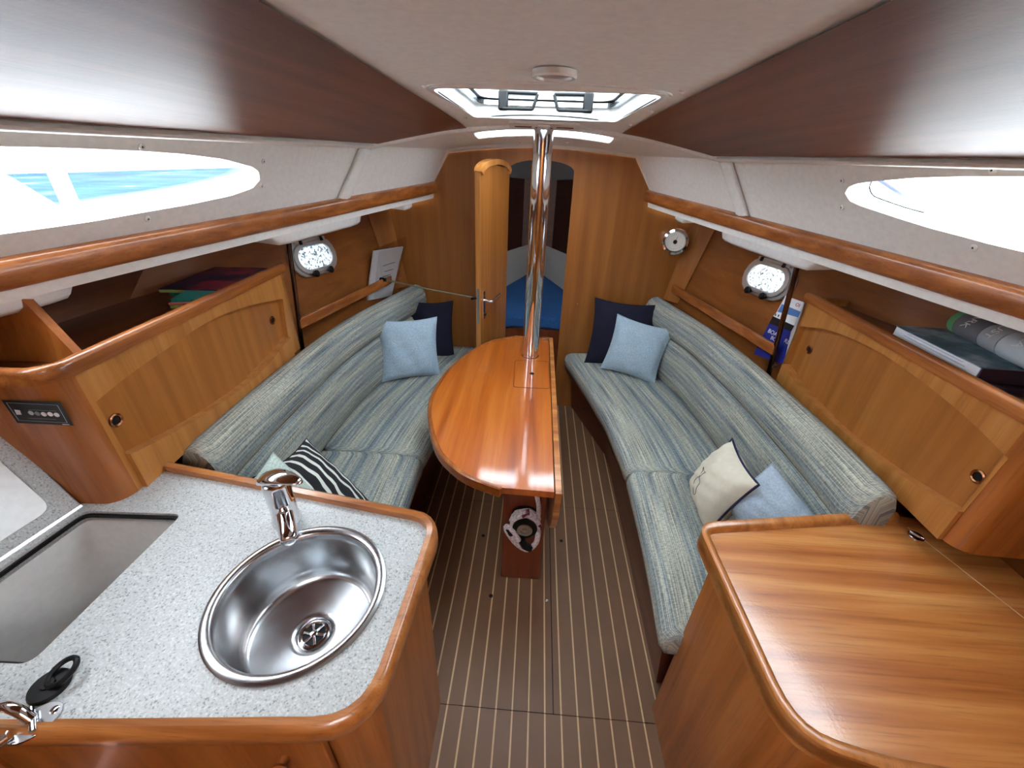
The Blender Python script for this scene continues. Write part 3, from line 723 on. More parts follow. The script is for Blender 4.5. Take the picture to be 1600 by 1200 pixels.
# ------------------------------------------------------------------ settees
SEAT_Z = .465
FRONT = {1: [(.70, .448), (.873, .464), (1.0, .472), (1.26, .478), (1.44, .482), (1.64, .467), (1.9, .438), (2.17, .383), (2.52, .300), (D, .245)]}
FRONT[-1] = [(y, x * .985) for y, x in FRONT[1]]
CREASE = {1: [(.70, .95), (.9, .955), (1.2, .965), (1.69, .95), (1.9, .93), (2.17, .90), (D, .75)], -1: [(.70, .915), (.88, .92), (1.2, .935), (1.6, .935), (1.85, .93), (2.13, .89), (D, .74)]}
def cushion(name, secs_fn, ya, yb, label, cat, group=None, n=22, r=.03):
    ys = [ya, ya + r * .25, ya + r] + yr(ya + r, yb - r, n)[1:-1] + [yb - r, yb - r * .25, yb]
    secs = []
    for k, y in enumerate(ys):
        s = [Vector(p) for p in secs_fn(y)]; c = sum(s, Vector()) / len(s)
        e = min(y - ya, yb - y) / r
        if e < 1: kk = 1 - (1 - math.sqrt(max(0, 1 - (1 - e) ** 2))) * .16; s = [c + (p - c) * kk for p in s]
        secs.append(s)
    V, Fc, uv = loftmesh(secs); return mk(name, V, Fc, 'weave', None, uv=uv, smooth=60, label=label, cat=cat, group=group or 'striped settee upholstery')
for s, side, yaft in ((1, 'starboard', .78), (-1, 'port', .76)):
    wd = 'chart table' if s > 0 else 'galley'
    # fixed wooden base with recessed plinth
    bs = thing('settee_base', (s * .7, 1.7, 0), 'dark brown wooden settee base on the %s side' % wd, 'bench')
    fp = [(y, interp([(.5, .545), (2.13, .545), (D, .345)], y)) for y in yr(.82, D - .006, 20)]
    V, Fc, uv = loftmesh([[Vector((s * x, y, 0)), Vector((s * (x - .035), y, .33)), Vector((s * 1.0, y, .33)), Vector((s * 1.0, y, 0))] for y, x in fp])
    mk('front_panel', V, Fc, 'base_wood', bs, smooth=30)
    V, Fc, uv = loftmesh([[Vector((s * (interp(FRONT[s], y) + .02), y, .33)), Vector((s * (interp(FRONT[s], y) + .02), y, .355)), Vector((s * 1.02, y, .355)), Vector((s * 1.02, y, .33))] for y in yr(.82, D - .006, 20)])
    mk('seat_board', V, Fc, 'base_wood', bs, smooth=30)
    V, Fc, uv = loftmesh([[Vector((s * (sm(CREASE[s], y) + .10), y, .70)), Vector((s * (sm(CREASE[s], y) + .10), y, .72)), Vector((hullp(s, y, .72).x - s * .004, y, .72)), Vector((hullp(s, y, .70).x - s * .004, y, .70))] for y in yr(.9, D - .006, 20)])
    mk('back_shelf', V, Fc, 'shelf_wood', bs, smooth=30)
    def seat(y, s=s):
        f_, c_ = sm(FRONT[s], y, .06), sm(CREASE[s], y, .08) + .03
        P = [(f_ + .028, .357), (f_ + .012, .366), (f_ + .002, .385), (f_ - .004, .415), (f_ + .002, .442), (f_ + .014, .458), (f_ + .04, .468), (f_ + (c_ - f_) * .3, .474), (f_ + (c_ - f_) * .65, .470), (c_ - .06, .468), (c_, .466), (c_, .36)]
        k_ = max(0, 1 - (y - .715) / .6)
        return [Vector((s * x, y + (x - f_) * .20 * k_, z)) for x, z in P]
    ym = 1.47 if s > 0 else 1.47
    cushion('seat_cushion', seat, .715, ym, 'striped blue-grey seat cushion between the %s and mid settee seam' % wd, 'cushion')
    cushion('seat_cushion', seat, ym + .001, D - .008, 'striped blue-grey seat cushion running forward to the bulkhead, %s side' % wd, 'cushion')
    def lower(y, s=s):
        c_ = sm(CREASE[s], y, .08)
        P = [(c_ + .022, .464), (c_ + .004, .482), (c_ - .006, .55), (c_ - .004, .64), (c_ + .006, .715), (c_ + .024, .742), (c_ + .05, .748), (c_ + .085, .735), (c_ + .085, .464)]
        return [Vector((s * x, y, z)) for x, z in P]
    cushion('back_cushion', lower, .80, D - .012, 'striped lower back cushion behind the seat on the %s side' % wd, 'cushion')
    def bol(y, s=s):
        c_ = sm(CREASE[s], y, .08)
        P = [(c_ + .06, .752), (c_ + .022, .755), (c_ + .004, .775), (c_ - .004, .81), (c_ + .002, .855), (c_ + .018, .895), (c_ + .042, .918), (c_ + .07, .924), (c_ + .10, .908), (c_ + .116, .87), (c_ + .116, .755)]
        return [Vector((s * x, y, z)) for x, z in P]
    cushion('bolster', bol, .90 if s > 0 else .885, D - .008, 'striped padded roll along the top of the settee back, %s side' % wd, 'cushion', r=.05)
    # book fiddle on the hull side
    fb = thing('book_fiddle', hullp(s, 2.2, .95), 'varnished wooden batten across the bookshelf behind the %s side settee' % wd, 'rail')
    fa, fb2 = Vector((s * 1.095, 1.74, .985)), Vector((s * .912, D - .03, .985))
    dvv = (fb2 - fa); ang = math.atan2(dvv.y, dvv.x)
    box('batten', (fa + fb2) / 2, dvv.length, .016, .05, 'trim_wood', fb, rot=Matrix.Rotation(ang, 3, 'Z'), bevel=.004)
    # grab pole at the forward end of the locker
    a, b = Vector((s * 1.118, 1.745, .80)), Vector((s * 1.055, 1.745, 1.41))
    gp = thing('grab_pole', a, 'slim bronze-coloured metal grab pole beside the %s side locker' % wd, 'pole')
    tube('tube', [a, b], .0105, 'pole_metal', gp, 14)
    lathe('foot_ring', a + Vector((0, 0, .10)), b - a, [(.014, 0), (.014, .012), (.011, .014)], 'chrome', gp, 14)
# ------------------------------------------------------------------ side lockers
def locker(s, A, B, z0, z1, lens_up, lens_lo, seam, rings, label, yend):
    A = Vector((A[0], A[1], 0)); B = Vector((B[0], B[1], 0)); t = (B - A).normalized(); L = (B - A).length
    nrm = Vector((-t.y, t.x, 0)); nrm = nrm if nrm.x * s < 0 else -nrm
    lk = thing('side_locker', Vector((A.x, A.y, z0)), label, 'cabinet')
    def fm(u, v, d): return A + t * u + nrm * d + Vector((0, 0, v))
    def uvp(px):
        q = onplane(px, A, nrm); return ((q - A).dot(t), q.z)
    up = [uvp(p) for p in lens_up]; lo = [uvp(p) for p in lens_lo]
    up = [(a, min(b, z1 - .052)) for a, b in up]; lo = [(a, max(b, z0 + .012)) for a, b in lo]
    def sp(l): return [(p.x, p.y) for p in smoothpath([Vector((a, b, 0)) for a, b in l], 5)]
    up, lo = [(a, min(b, z1 - .046)) for a, b in sp(up)], sp(lo)
    lens = lo + up[::-1]
    plate('face_frame', [(-.0, z0), (L, z0), (L, z1 - .03), (0, z1 - .03)], [lens], lambda u, v, d: fm(u, v, -d), .026, 'locker_wood', lk)
    lz0, lz1 = min(b for a, b in lens), max(b for a, b in lens); la, lb = min(a for a, b in lens), max(a for a, b in lens)
    for k, (ua, ub) in enumerate(((la - .01, seam - .001), (seam + .001, lb + .01))):
        dr = plate('sliding_door', [(ua, max(z0, lz0 - .01)), (ub, max(z0, lz0 - .01)), (ub, lz1 + .01), (ua, lz1 + .01)], [], lambda u, v, d: fm(u, v, -.016 - .007 * k - d), .008, 'door_panel_wood', lk)
        q = uvp(rings[k]); rd = .018
        q = (q[0] + (.014 if k == 0 else -.006), q[1]); c = fm(q[0], q[1], -.016 - .007 * k)
        lathe('finger_ring', c, nrm, [(rd, -.002), (rd, .003), (rd * .8, .005), (rd * .62, .003), (rd * .6, -.001)], 'bronze', dr, 20)
        lathe('finger_hole', c, nrm, [(rd * .62, 0), (rd * .6, .0012), (0, .0012)], 'black_plastic', dr, 16)
    # curved lower fillet and upper arch stand proud of the face
    bot = [(a, b) for a, b in lo]; 
    plate('lower_rail', [(bot[0][0], z0)] + bot + [(bot[-1][0], z0)] if True else [], [], lambda u, v, d: fm(u, v, d), .012, 'locker_wood', lk)
    # rounded aft corner, aft end and forward end
    out = Vector((s, 0, 0)); ce = fm(.0, 0, -.05)
    corner = [fm(0, 0, 0)] + [ce + nrm * (.05 * math.cos(a)) - t * (.05 * math.sin(a)) for a in [math.pi / 2 * k / 6 for k in range(1, 7)]]
    endp = corner[-1] - nrm * .34
    base = [p for p in corner] + [endp]
    V = [Vector((p.x, p.y, z)) for p in base for z in (z0, z1 - .03)]; Fc = [(2 * k, 2 * k + 1, 2 * k + 3, 2 * k + 2) for k in range(len(base) - 1)]
    mk('aft_end', V, Fc, 'galley_wood', lk, smooth=60)
    f0, f1 = fm(L, 0, 0), fm(L, 0, -.20)
    pa = [f0, f1, f1 - t * .018, f0 - t * .018]
    mk('forward_end', [Vector((p.x, p.y, z)) for p in pa for z in (z0, z1 - .02)], [(0, 1, 3, 2), (2, 3, 5, 4), (4, 5, 7, 6), (6, 7, 1, 0), (1, 7, 5, 3), (0, 2, 4, 6)], 'locker_wood', lk)
    # tray floor, rim
    tf = [fm(0, 0, -.01), fm(L, 0, -.01), fm(L, 0, -.36), fm(-.04, 0, -.36)]
    mk('tray_floor', [Vector((p.x, p.y, z)) for z in (z1 - .055, z1 - .045) for p in tf], [(0, 1, 2, 3), (7, 6, 5, 4), (0, 1, 5, 4), (1, 2, 6, 5), (2, 3, 7, 6), (3, 0, 4, 7)], 'shelf_wood', lk)
    mk('tray_back', [fm(L, z1 - .05, -.30), fm(-.05, z1 - .05, -.36), fm(-.05, z1 + .16, -.36), fm(L, z1 + .16, -.30)], [(0, 1, 2, 3)], 'shelf_wood', lk)
    rim = [fm(L + .004, z1 - .034, -.004)] + [fm(L * k / 8, z1 - .034, -.004) for k in range(7, -1, -1)] + [Vector((p.x, p.y, z1 - .034)) for p in corner[1:]] + [Vector((endp.x, endp.y, z1 - .034))]
    q = 1 if s < 0 else -1
    sweep('rim', rim, [(q * a, b) for a, b in [(.020, .0), (.012, .0), (-.008, .0), (-.014, .008), (-.014, .022), (-.008, .032), (.004, .037), (.016, .034), (.020, .026)]], 'trim_wood', lk, smooth=50)
    return lk, fm, t, nrm
LKL = locker(-1, (-1.012, .735), (-1.064, 1.655), .90, 1.285,
    [(150, 628), (202, 586), (270, 539), (329, 501), (388, 478), (442, 467)], [(196, 709), (229, 694), (304, 653), (364, 613), (405, 579), (450, 527)],
    .545, [(183, 662), (435, 500)], 'long wooden locker with sliding doors above the galley counter', 0)
LKR = locker(1, (1.112, .815), (1.134, 1.715), .86, 1.258,
    [(1575, 717), (1549, 690), (1499, 643), (1431, 589), (1364, 545), (1296, 516), (1249, 510)], [(1506, 800), (1397, 731), (1320, 672), (1262, 616), (1227, 569)],
    .52, [(1526, 750), (1255, 545)], 'long wooden locker with sliding doors above the chart table', 0)
lk, fm, t, nrm = LKL
dv_ = [fm(.06, 1.20, -.02), fm(.06, 1.20, -.32), fm(.10, 1.42, -.32), fm(.10, 1.42, -.16)]
mk('divider', [p + t * k for k in (0, .02) for p in dv_], [(0, 1, 2, 3), (7, 6, 5, 4), (0, 1, 5, 4), (1, 2, 6, 5), (2, 3, 7, 6), (3, 0, 4, 7)], 'galley_wood', lk)
# switch panel on the aft end of the galley side locker
ae = Vector((LKL[0].location.x - .0, 0, 0)); yend = fm(0, 0, -.05) - t * .05
sp = thing('switch_panel', onplane((58, 646), yend, t), 'small black switch panel with white indicator marks on the locker end', 'panel')
def sq(px, d=.004): return onplane(px, yend - t * d, t)
def pquad(name, pix, d0, d1, mat): 
    P = [sq(p, d0) for p in pix] + [sq(p, d1) for p in pix]; n = len(pix)
    Fc = [tuple(range(n)), tuple(range(2 * n - 1, n - 1, -1))] + [(k, (k + 1) % n, (k + 1) % n + n, k + n) for k in range(n)]
    return mk(name, P, Fc, mat, sp, smooth=0)
pquad('face', [(2, 625), (94, 628), (115, 665), (27, 661)], 0, .004, 'black_gloss')
fr_ = [(9, 629), (90, 633), (106, 661), (29, 657)]
cen = (58, 645)
for k in range(4):
    a, b = fr_[k], fr_[(k + 1) % 4]; ai = tuple(p + (c - p) * .03 for p, c in zip(a, cen)); bi = tuple(p + (c - p) * .03 for p, c in zip(b, cen))
    pquad('border_line', [a, b, bi, ai], .004, .0046, 'paper_grey')
pquad('rocker_switch', [(22, 640), (31, 641), (34, 648), (26, 648)], .004, .007, 'paper')
for px, mt in (((49, 645), 'paper_grey'), ((59, 646), 'can_grey'), ((69, 647), 'paper'), ((79, 647), 'paper'), ((89, 648), 'paper')):
    lathe('indicator', sq(px, .004), -t, [(.0055, 0), (.0055, .0012), (0, .0014)], mt, sp, 14)
for y_ in (640, 653): pquad('print_line', [(44, y_), (88, y_ + 2), (88, y_ + 2.7), (44, y_ + .7)], .004, .0044, 'can_grey')
pquad('maker_mark', [(97, 662.5), (108, 663), (109, 664), (98, 663.5)], .004, .0046, 'paper')
# ------------------------------------------------------------------ galley
GZ = .90
gal = thing('galley_cabinet', (-.6, .5, 0), 'wooden galley cabinet with panelled drawer fronts under the white counter', 'cabinet')
gin = [(-.243, .690), (-.243, .36), (-.285, .320), (-1.30, .215), (-1.30, .80), (-1.0, .785)]
V = [Vector((x, y, z)) for z in (0, GZ - .04) for x, y in gin]; n = len(gin)
Fc = [tuple(range(n)), ] + [(k, (k + 1) % n, (k + 1) % n + n, k + n) for k in range(n)]
mk('body', V, Fc, 'galley_wood', gal, smooth=0)
g0, g1 = Vector((-.30, .316, 0)), Vector((-1.0, .241, 0)); gt = (g1 - g0).normalized(); gn = Vector((-gt.y, gt.x, 0)); gn = gn if gn.y < 0 else -gn
def gm(u, v, d): return g0 + gt * u + gn * d + Vector((0, 0, v))
for k, (za, zb) in enumerate(((.60, .815), (.33, .57), (.06, .30))):
    fr = plate('drawer_frame', [(.03, za), (.62, za), (.62, zb), (.03, zb)], [[(.06, za + .03), (.59, za + .03), (.59, zb - .03), (.06, zb - .03)]], gm, .016, 'galley_wood', gal, bevel=.003)
    dp = plate('drawer_panel', [(.06, za + .03), (.59, za + .03), (.59, zb - .03), (.06, zb - .03)], [], gm, .008, 'galley_wood', gal)
    lathe('drawer_knob', gm(.115, (za + zb) / 2, .008), gn, [(.01, 0), (.01, .012), (.018, .018), (.017, .026), (0, .029)], 'trim_wood', dp, 16)
co = thing('galley_counter', (-.6, .5, GZ - .04), 'white speckled galley counter with wooden edging', 'counter')
fo_ = [onz((600, 1075), GZ), onz((668, 872), GZ)]
outl = [(-1.04, .232), (-.262, .298), (-.236, .316), (-.226, .345), (-.214, .62), (-.222, .68), (-.268, .712), (-.92, .800), (-1.0, .806), (-1.06, .80), (-1.30, .80), (-1.30, .21)]
outl = roundpoly([(-1.30, .205), (-.24, .297), (-.216, .695), (-1.0, .812), (-1.30, .80)], [0, .075, .055, 0, 0])
sink_c, sink_r = (-.446, .493), .158
fh = [onz(p, GZ) for p in ((129, 798), (285, 803), (46, 1038))]; 
fhq = roundpoly([(fh[0].x, fh[0].y), (fh[1].x, fh[1].y), (fh[2].x, fh[2].y), (fh[2].x - (fh[1].x - fh[0].x) * 1.0 - .03, fh[2].y - .01)], .022)
circ = [(sink_c[0] + sink_r * math.cos(a), sink_c[1] + sink_r * math.sin(a)) for a in [2 * math.pi * k / 48 for k in range(48)]]
plate('worktop', outl, [circ, fhq], flat(GZ - .032), .032, 'counter', co)
pth = [Vector((x, y, GZ)) for x, y in outl[1:-1]]
pth = [Vector((-1.29, .2065, GZ))] + pth
sweep('wood_edge', pth[:-0 or None], lambda tt: [(0, -.036), (-.018, -.036), (-.024, -.028), (-.025, -.008), (-.021, .004 + .012 * (1 if tt > .5 else 0)), (-.013, .008 + .014 * (1 if tt > .5 else 0)), (0, .002 + .016 * (1 if tt > .5 else 0))], 'trim_wood_x', co, smooth=50)
# sink bowl
sk_ = thing('round_sink', (sink_c[0], sink_c[1], GZ - .15), 'round stainless steel sink set into the galley counter', 'sink')
S0 = Vector((sink_c[0], sink_c[1], GZ))
lathe('bowl', S0, (0, 0, 1), [(.172, .001), (.172, .004), (.166, .007), (.156, .006), (.151, .0), (.148, -.02), (.142, -.10), (.136, -.125), (.122, -.136), (.05, -.142), (.036, -.145), (.034, -.150), (0, -.150)], 'steel', sk_, 64, smooth=60, caps=False, recalc=False)
dr0 = S0 + Vector((0, 0, -.1495)); dr0 = Vector((-.466, .512, GZ - .1495))
dr0 = Vector((sink_c[0], sink_c[1], GZ - .149))
lathe('drain_ring', dr0, (0, 0, 1), [(.031, 0), (.031, .004), (.027, .005), (.024, .003), (.024, 0)], 'chrome', sk_, 32, caps=False)
lathe('drain_well', dr0, (0, 0, 1), [(.024, .0), (.024, .0012), (0, .0012)], 'black_plastic', sk_, 24)
for k in range(3):
    a = math.pi * k / 3; d_ = Vector((math.cos(a), math.sin(a), 0)); box('drain_spoke', dr0 + Vector((0, 0, .003)), .048, .0055, .003, 'chrome', sk_, rot=Matrix.Rotation(a, 3, 'Z'), bevel=.001)
lathe('drain_hub', dr0 + Vector((0, 0, .003)), (0, 0, 1), [(.007, 0), (.007, .004), (0, .005)], 'chrome', sk_, 16)
# faucet
fb0 = onz((449, 812), GZ); fau = thing('mixer_tap', fb0, 'chrome mixer tap with lever standing behind the sink', 'faucet')
lathe('body', fb0, (0, 0, 1), [(.034, 0), (.034, .006), (.030, .012), (.029, .062), (.0295, .064), (.0295, .069), (.029, .071), (.030, .114), (.027, .126), (.016, .132), (0, .134)], 'chrome', fau, 36)
sd = (S0 - fb0); sd.z = 0; sd.normalize()
V, Fc, uv = loftmesh([[fb0 + sd * u + Vector((-sd.y, sd.x, 0)) * (w * math.cos(a)) + Vector((0, 0, h + r_ * math.sin(a))) for a in [2 * math.pi * k / 16 for k in range(16)]] for u, h, w, r_ in ((.012, .040, .019, .018), (.03, .038, .0195, .018), (.06, .034, .020, .017), (.085, .030, .020, .0165), (.098, .027, .018, .014), (.103, .025, .010, .009))])
mk('spout', V, Fc, 'chrome', fau, smooth=180)
ld = Vector((.92, -.15, 0)).normalized(); lw = Vector((-ld.y, ld.x, 0))
V, Fc, uv = loftmesh([[fb0 + ld * u + lw * (w * math.cos(a)) + Vector((0, 0, h + r_ * math.sin(a))) for a in [2 * math.pi * k / 16 for k in range(16)]] for u, h, w, r_ in ((-.036, .124, .012, .006), (-.030, .128, .022, .012), (-.005, .138, .027, .013), (.02, .143, .024, .010), (.045, .144, .019, .007), (.066, .141, .012, .005), (.074, .138, .006, .003))])
mk('lever', V, Fc, 'chrome', fau, smooth=180)
# fridge well and its raised lid
fw = thing('cool_box', (fh[1].x, fh[1].y, GZ - .4), 'open top-loading cool box in the galley counter with its lid raised', 'cool box')
fz = [(GZ - .006, 1.0), (GZ - .03, 1.0), (GZ - .035, .97), (GZ - .34, .88)]
cq = Vector((sum(p[0] for p in fhq) / len(fhq), sum(p[1] for p in fhq) / len(fhq), 0))
secs = [[Vector((cq.x + (x - cq.x) * k, cq.y + (y - cq.y) * k, z)) for x, y in fhq] for z, k in fz]
V, Fc, uv = loftmesh(secs, True, False); nq = len(fhq); Fc.append(tuple(range(3 * nq, 4 * nq))); mk('liner', V, Fc, 'fridge_liner', fw, smooth=50, recalc=False)
sweep('gasket', [Vector((cq.x + (x - cq.x) * .985, cq.y + (y - cq.y) * .985, GZ - .012)) for x, y in fhq], [(.004, -.004), (.004, .004), (-.004, .004), (-.004, -.004)], 'black_plastic', fw, closed=True)
h0, h1 = Vector((fh[0].x - .012, fh[0].y + .012, GZ + .004)), Vector((fhq[-6][0] - .012, fhq[-6][1], GZ + .004))
h0 = onz((127, 788), GZ + .004); h1 = onz((-60, 912), GZ + .004); h1 = h0 + (h1 - h0).normalized() * .40
hd = (h1 - h0).normalized(); hup = Vector((hd.y, -hd.x, 0)); hup = hup if hup.x < 0 else -hup
ldir = (hup * .42 + Vector((0, 0, .91))).normalized(); ln = hd.cross(ldir).normalized(); ln = ln if ln.x > 0 else -ln
def lm(u, v, d): return h0 + hd * u + ldir * v + ln * d
lidt = plate('lid', [(0, 0), (.40, 0), (.40, .27), (0, .27)], [], lambda u, v, d: lm(u, v, -d), .03, 'counter', fw, bevel=.003, label='raised lid with white inner panel')
plate('inner_panel', roundpoly([(.045, .03), (.37, .03), (.37, .25), (.045, .25)], .03), [], lm, .012, 'gloss_white', lidt, bevel=.004)
box('hinge', lm(.2, -.006, .0), .40, .016, .006, 'steel', lidt, rot=Matrix((hd, ldir, ln)).transposed(), bevel=.001)
lathe('panel_screw', lm(.10, .12, .012), ln, [(.004, 0), (.004, .002), (0, .002)], 'steel', lidt, 10)
# sink plug
pg0 = onz((80, 1074), GZ); pg = thing('sink_plug', pg0, 'black rubber sink plug lying on the galley counter', 'plug')
lathe('disc', pg0, (0, 0, 1), [(.026, 0), (.028, .004), (.026, .009), (.010, .010), (.009, .013), (0, .013)], 'black_plastic', pg, 28)
pr = Vector((.55, .80, 0)).normalized(); pc = pg0 + pr * .020 + Vector((0, 0, .018)); ps = Vector((-pr.y, pr.x, 0))
ringp = [pc + pr * (.020 * math.cos(a)) + ps * (.018 * math.sin(a)) + Vector((0, 0, .006 * math.cos(a))) for a in [2 * math.pi * k / 20 for k in range(21)]]
tube('pull_ring', ringp, .0045, 'black_plastic', pg, 8)
# chrome fold-down fitting at the counter's aft edge
cf0 = onz((56, 1130), GZ); cf = thing('chrome_bracket', cf0, 'chrome folding bracket with oval base plate on the counter edge', 'bracket')
ea = Vector((.62, .78, 0)).normalized(); eb = Vector((-ea.y, ea.x, 0))
V, Fc = platemesh([(math.cos(a) * .032, math.sin(a) * .024) for a in [2 * math.pi * k / 28 for k in range(28)]], [], lambda u, v, d: cf0 + ea * u + eb * v + Vector((0, 0, d)), .004); mk('base_plate', V, Fc, 'steel', cf, bevel=.001)
lathe('plate_screw', cf0 + ea * .022 + Vector((0, 0, .004)), (0, 0, 1), [(.006, 0), (.006, .001), (.004, .002), (0, .002)], 'chrome', cf, 14)
tube('pivot_pin', [cf0 + eb * -.022 + Vector((0, 0, .012)), cf0 + eb * .022 + Vector((0, 0, .012))], .004, 'chrome', cf, 10)
tube('arm', smoothpath([cf0 + Vector((0, 0, .012)), cf0 + Vector((-.02, .004, .03)), cf0 + Vector((-.05, .004, .032)), cf0 + Vector((-.085, -.02, .02)), cf0 + Vector((-.075, -.05, .004)), cf0 + Vector((-.035, -.045, .006)), cf0 + Vector((-.012, -.02, .012))], 6), .0075, 'chrome', cf, 12)
# ------------------------------------------------------------------ chart table
CZ = .80
ct = thing('chart_table', (.8, .6, 0), 'varnished wooden chart table with rounded fiddle edge', 'table')
oc = roundpoly([(.500, .842), (1.11, .945), (1.30, .93), (1.30, .20), (.98, .24), (.80, .315), (.66, .325), (.508, .36)], [.045, 0, 0, 0, .05, .05, .04, .09])
plate('top_board', oc, [], flat(CZ - .03), .03, 'chart_wood', ct)
hl = [onz((1418, 824), CZ), onz((1600, 966), CZ)]; hdv = (hl[1] - hl[0]); 
sweep('lid_joint', [hl[0] + Vector((0, 0, .0003)), hl[0] + hdv * 1.4 + Vector((0, 0, .0003))], [(-.0012, 0), (.0012, 0), (.0012, .0008), (-.0012, .0008)], 'holly', ct)
n_ = len(oc)
pe = [Vector((x, y, CZ)) for x, y in oc]
k0 = 6
cpath = [pe[6]] + [pe[k] for k in range(5, -1, -1)] + [pe[-k] for k in range(1, 25)]
cpath = [p for k, p in enumerate(cpath) if k == 0 or (p - cpath[k - 1]).length > .002]
sweep('wood_edge', cpath, lambda tt: [(0, -.040), (-.0, -.040), (.016, -.040), (.024, -.030), (.026, -.008), (.022, .004 + .010 * max(0, 1 - tt * 1.6)), (.012, .008 + .014 * max(0, 1 - tt * 1.6)), (0, .002 + .02 * max(0, 1 - tt * 1.6))], 'chart_edge_wood', ct, smooth=50)
cin = [q[0] for q in sweepsecs([p for p in cpath if p.x < 1.2], [(.010, 0)])]
cb = [(p.x, p.y) for p in cin] + [(1.29, .25), (1.29, .85)]
cb = [(x, min(y, .735 + (x - .5) * .16)) for x, y in cb]
V = [Vector((x, y, z)) for z in (0, CZ - .032) for x, y in cb]; n = len(cb)
mk('body', V, [tuple(range(n))] + [(k, (k + 1) % n, (k + 1) % n + n, k + n) for k in range(n)], 'galley_wood', ct, smooth=0)
lc = onz((1431, 838), CZ); la_ = lathe('lid_latch', lc, (0, 0, 1), [(.019, 0), (.019, .002), (.016, .004), (0, .004)], 'chrome', ct, 24)
box('latch_bar', lc + Vector((0, 0, .006)), .034, .006, .006, 'chrome', la_, rot=Matrix.Rotation(math.atan2(-.75, .5), 3, 'Z'), bevel=.002)
# dividing fiddle boards at the aft ends of the settees
for s, a, b, z in ((-1, (-.245, .728), (-.94, .835), .855), (1, (.52, .858), (1.08, .952), .755)): pass
# ------------------------------------------------------------------ pillows
def pillow(name, c, face, upv, w, h, th, mat, label, cat='pillow', piping=None, bend=0, pinch=.10, group=None, flip=0):
    c = Vector(c); nrm = Vector(face).normalized(); up = Vector(upv); up = (up - nrm * up.dot(nrm)).normalized(); x = up.cross(nrm).normalized()
    root = thing(name, c - up * h / 2, label, cat, group or 'throw pillows on the settees')
    N = 18; V, uv, Fc = [], [], []
    def P(u, v, sgn):
        e = (1 - abs(u) ** 2.4) * (1 - abs(v) ** 2.4); q = max(e, 0) ** .55
        ku = 1 - pinch * (1 - abs(v) ** 2) * (abs(u) ** 2) ; kv = 1 - pinch * (1 - abs(u) ** 2) * (abs(v) ** 2)
        wr = .004 * math.sin(9 * u + 5 * v) * q + .003 * math.sin(17 * v - 6 * u + 2) * q
        return c + x * (u * w / 2 * ku) + up * (v * h / 2 * kv) + nrm * (sgn * (th / 2 * q + wr) + bend * (u * u + v * v) * .5)
    for sgn in (1, -1):
        for i in range(N + 1):
            for j in range(N + 1): u, v = 2 * i / N - 1, 2 * j / N - 1; V.append(P(u, v, sgn)); uv.append((u * .5 + .5, v * .5 + .5))
    M = (N + 1) ** 2
    for o in (0, M):
        for i in range(N):
            for j in range(N):
                a = o + i * (N + 1) + j; q = (a, a + N + 1, a + N + 2, a + 1); Fc.append(q if o == 0 else q[::-1])
    mk('cover', V, Fc, mat, root, uv=uv, smooth=180, recalc=False)
    rimp = [P(u, v, 0) for u, v in [(2 * k / N - 1, -1) for k in range(N)] + [(1, 2 * k / N - 1) for k in range(N)] + [(1 - 2 * k / N, 1) for k in range(N)] + [(-1, 1 - 2 * k / N) for k in range(N + 1)]]
    tube('piping', rimp, .0045 if piping else .003, piping or mat, root, 6, smooth=180)
    return root, P
def lean(px, z, w, h, face, tilt):      # a pillow standing with its lower edge centre at a pixel on the seat
    b = onz(px, z); f = Vector((face[0], face[1], 0)).normalized(); up = (Vector((0, 0, 1)) - f * tilt).normalized(); nr = (f + Vector((0, 0, tilt))).normalized()
    return b + up * h / 2, nr, up
def roll(up, nr, deg): return Matrix.Rotation(math.radians(deg), 3, nr) @ up
def pillow3(T, Rr, B, th, mat, label, grow=1.0, **kw):     # corners: top, next, bottom
    T, Rr, B = Vector(T), Vector(Rr), Vector(B); c = (T + B) / 2; n = (Rr - T).cross(B - Rr).normalized()
    n = n if n.dot(Vector((0, 0, H)) - c) > 0 else -n
    return pillow('throw_pillow', c, n, Rr - B, (Rr - T).length * grow, (Rr - B).length * grow, th, mat, label, **kw)
c, nr, up = lean((645, 590), .475, .36, .36, (.45, -.9), .25); pillow('throw_pillow', c, nr, roll(up, nr, -3), .37, .38, .13, 'pillow_blue', 'light blue pillow in front of a navy pillow, galley side settee')
pillow3((-.86, 2.60, .80), (-.55, 2.64, .89), (-.54, 2.58, .47), .10, 'pillow_navy', 'navy pillow behind a light blue one against the bulkhead, galley side')
c, nr, up = lean((984, 588), .475, .36, .36, (-.35, -.9), .25); pillow('throw_pillow', c, nr, roll(up, nr, -6), .36, .37, .13, 'pillow_blue', 'light blue pillow in front of a navy pillow, chart table side settee')
pillow3((.83, 2.62, .86), (.41, 2.65, .95), (.385, 2.58, .50), .10, 'pillow_navy', 'navy pillow behind a light blue one by the bulkhead, chart table side')
PC, PP = pillow3((.83, 1.34, .80), (.775, 1.08, .735), (.67, 1.08, .48), .15, 'pillow_cream', 'cream pillow with navy piping and a stitched fish', piping='navy')
fish = [(-.1, .05), (.0, .16), (.2, .2), (.42, .1), (.55, 0), (.42, -.1), (.2, -.16), (0, -.1), (-.1, .05), (-.3, .14), (-.42, .22), (-.36, .05), (-.42, -.12), (-.3, -.04), (-.1, .05)]
tube('stitched_fish', smoothpath([PP(a_ * .25 - b_ * .75 - .08, -a_ * .75 - .2, 1) + Vector((-.0012, -.0005, .0008)) for a_, b_ in fish], 4), .0009, 'navy', PC, 5)
pillow3((.953, 1.16, .84), (.939, .925, .63), (.78, .90, .48), .12, 'pillow_grey_blue', 'grey-blue pillow beside the cream one, leaning by the chart table')
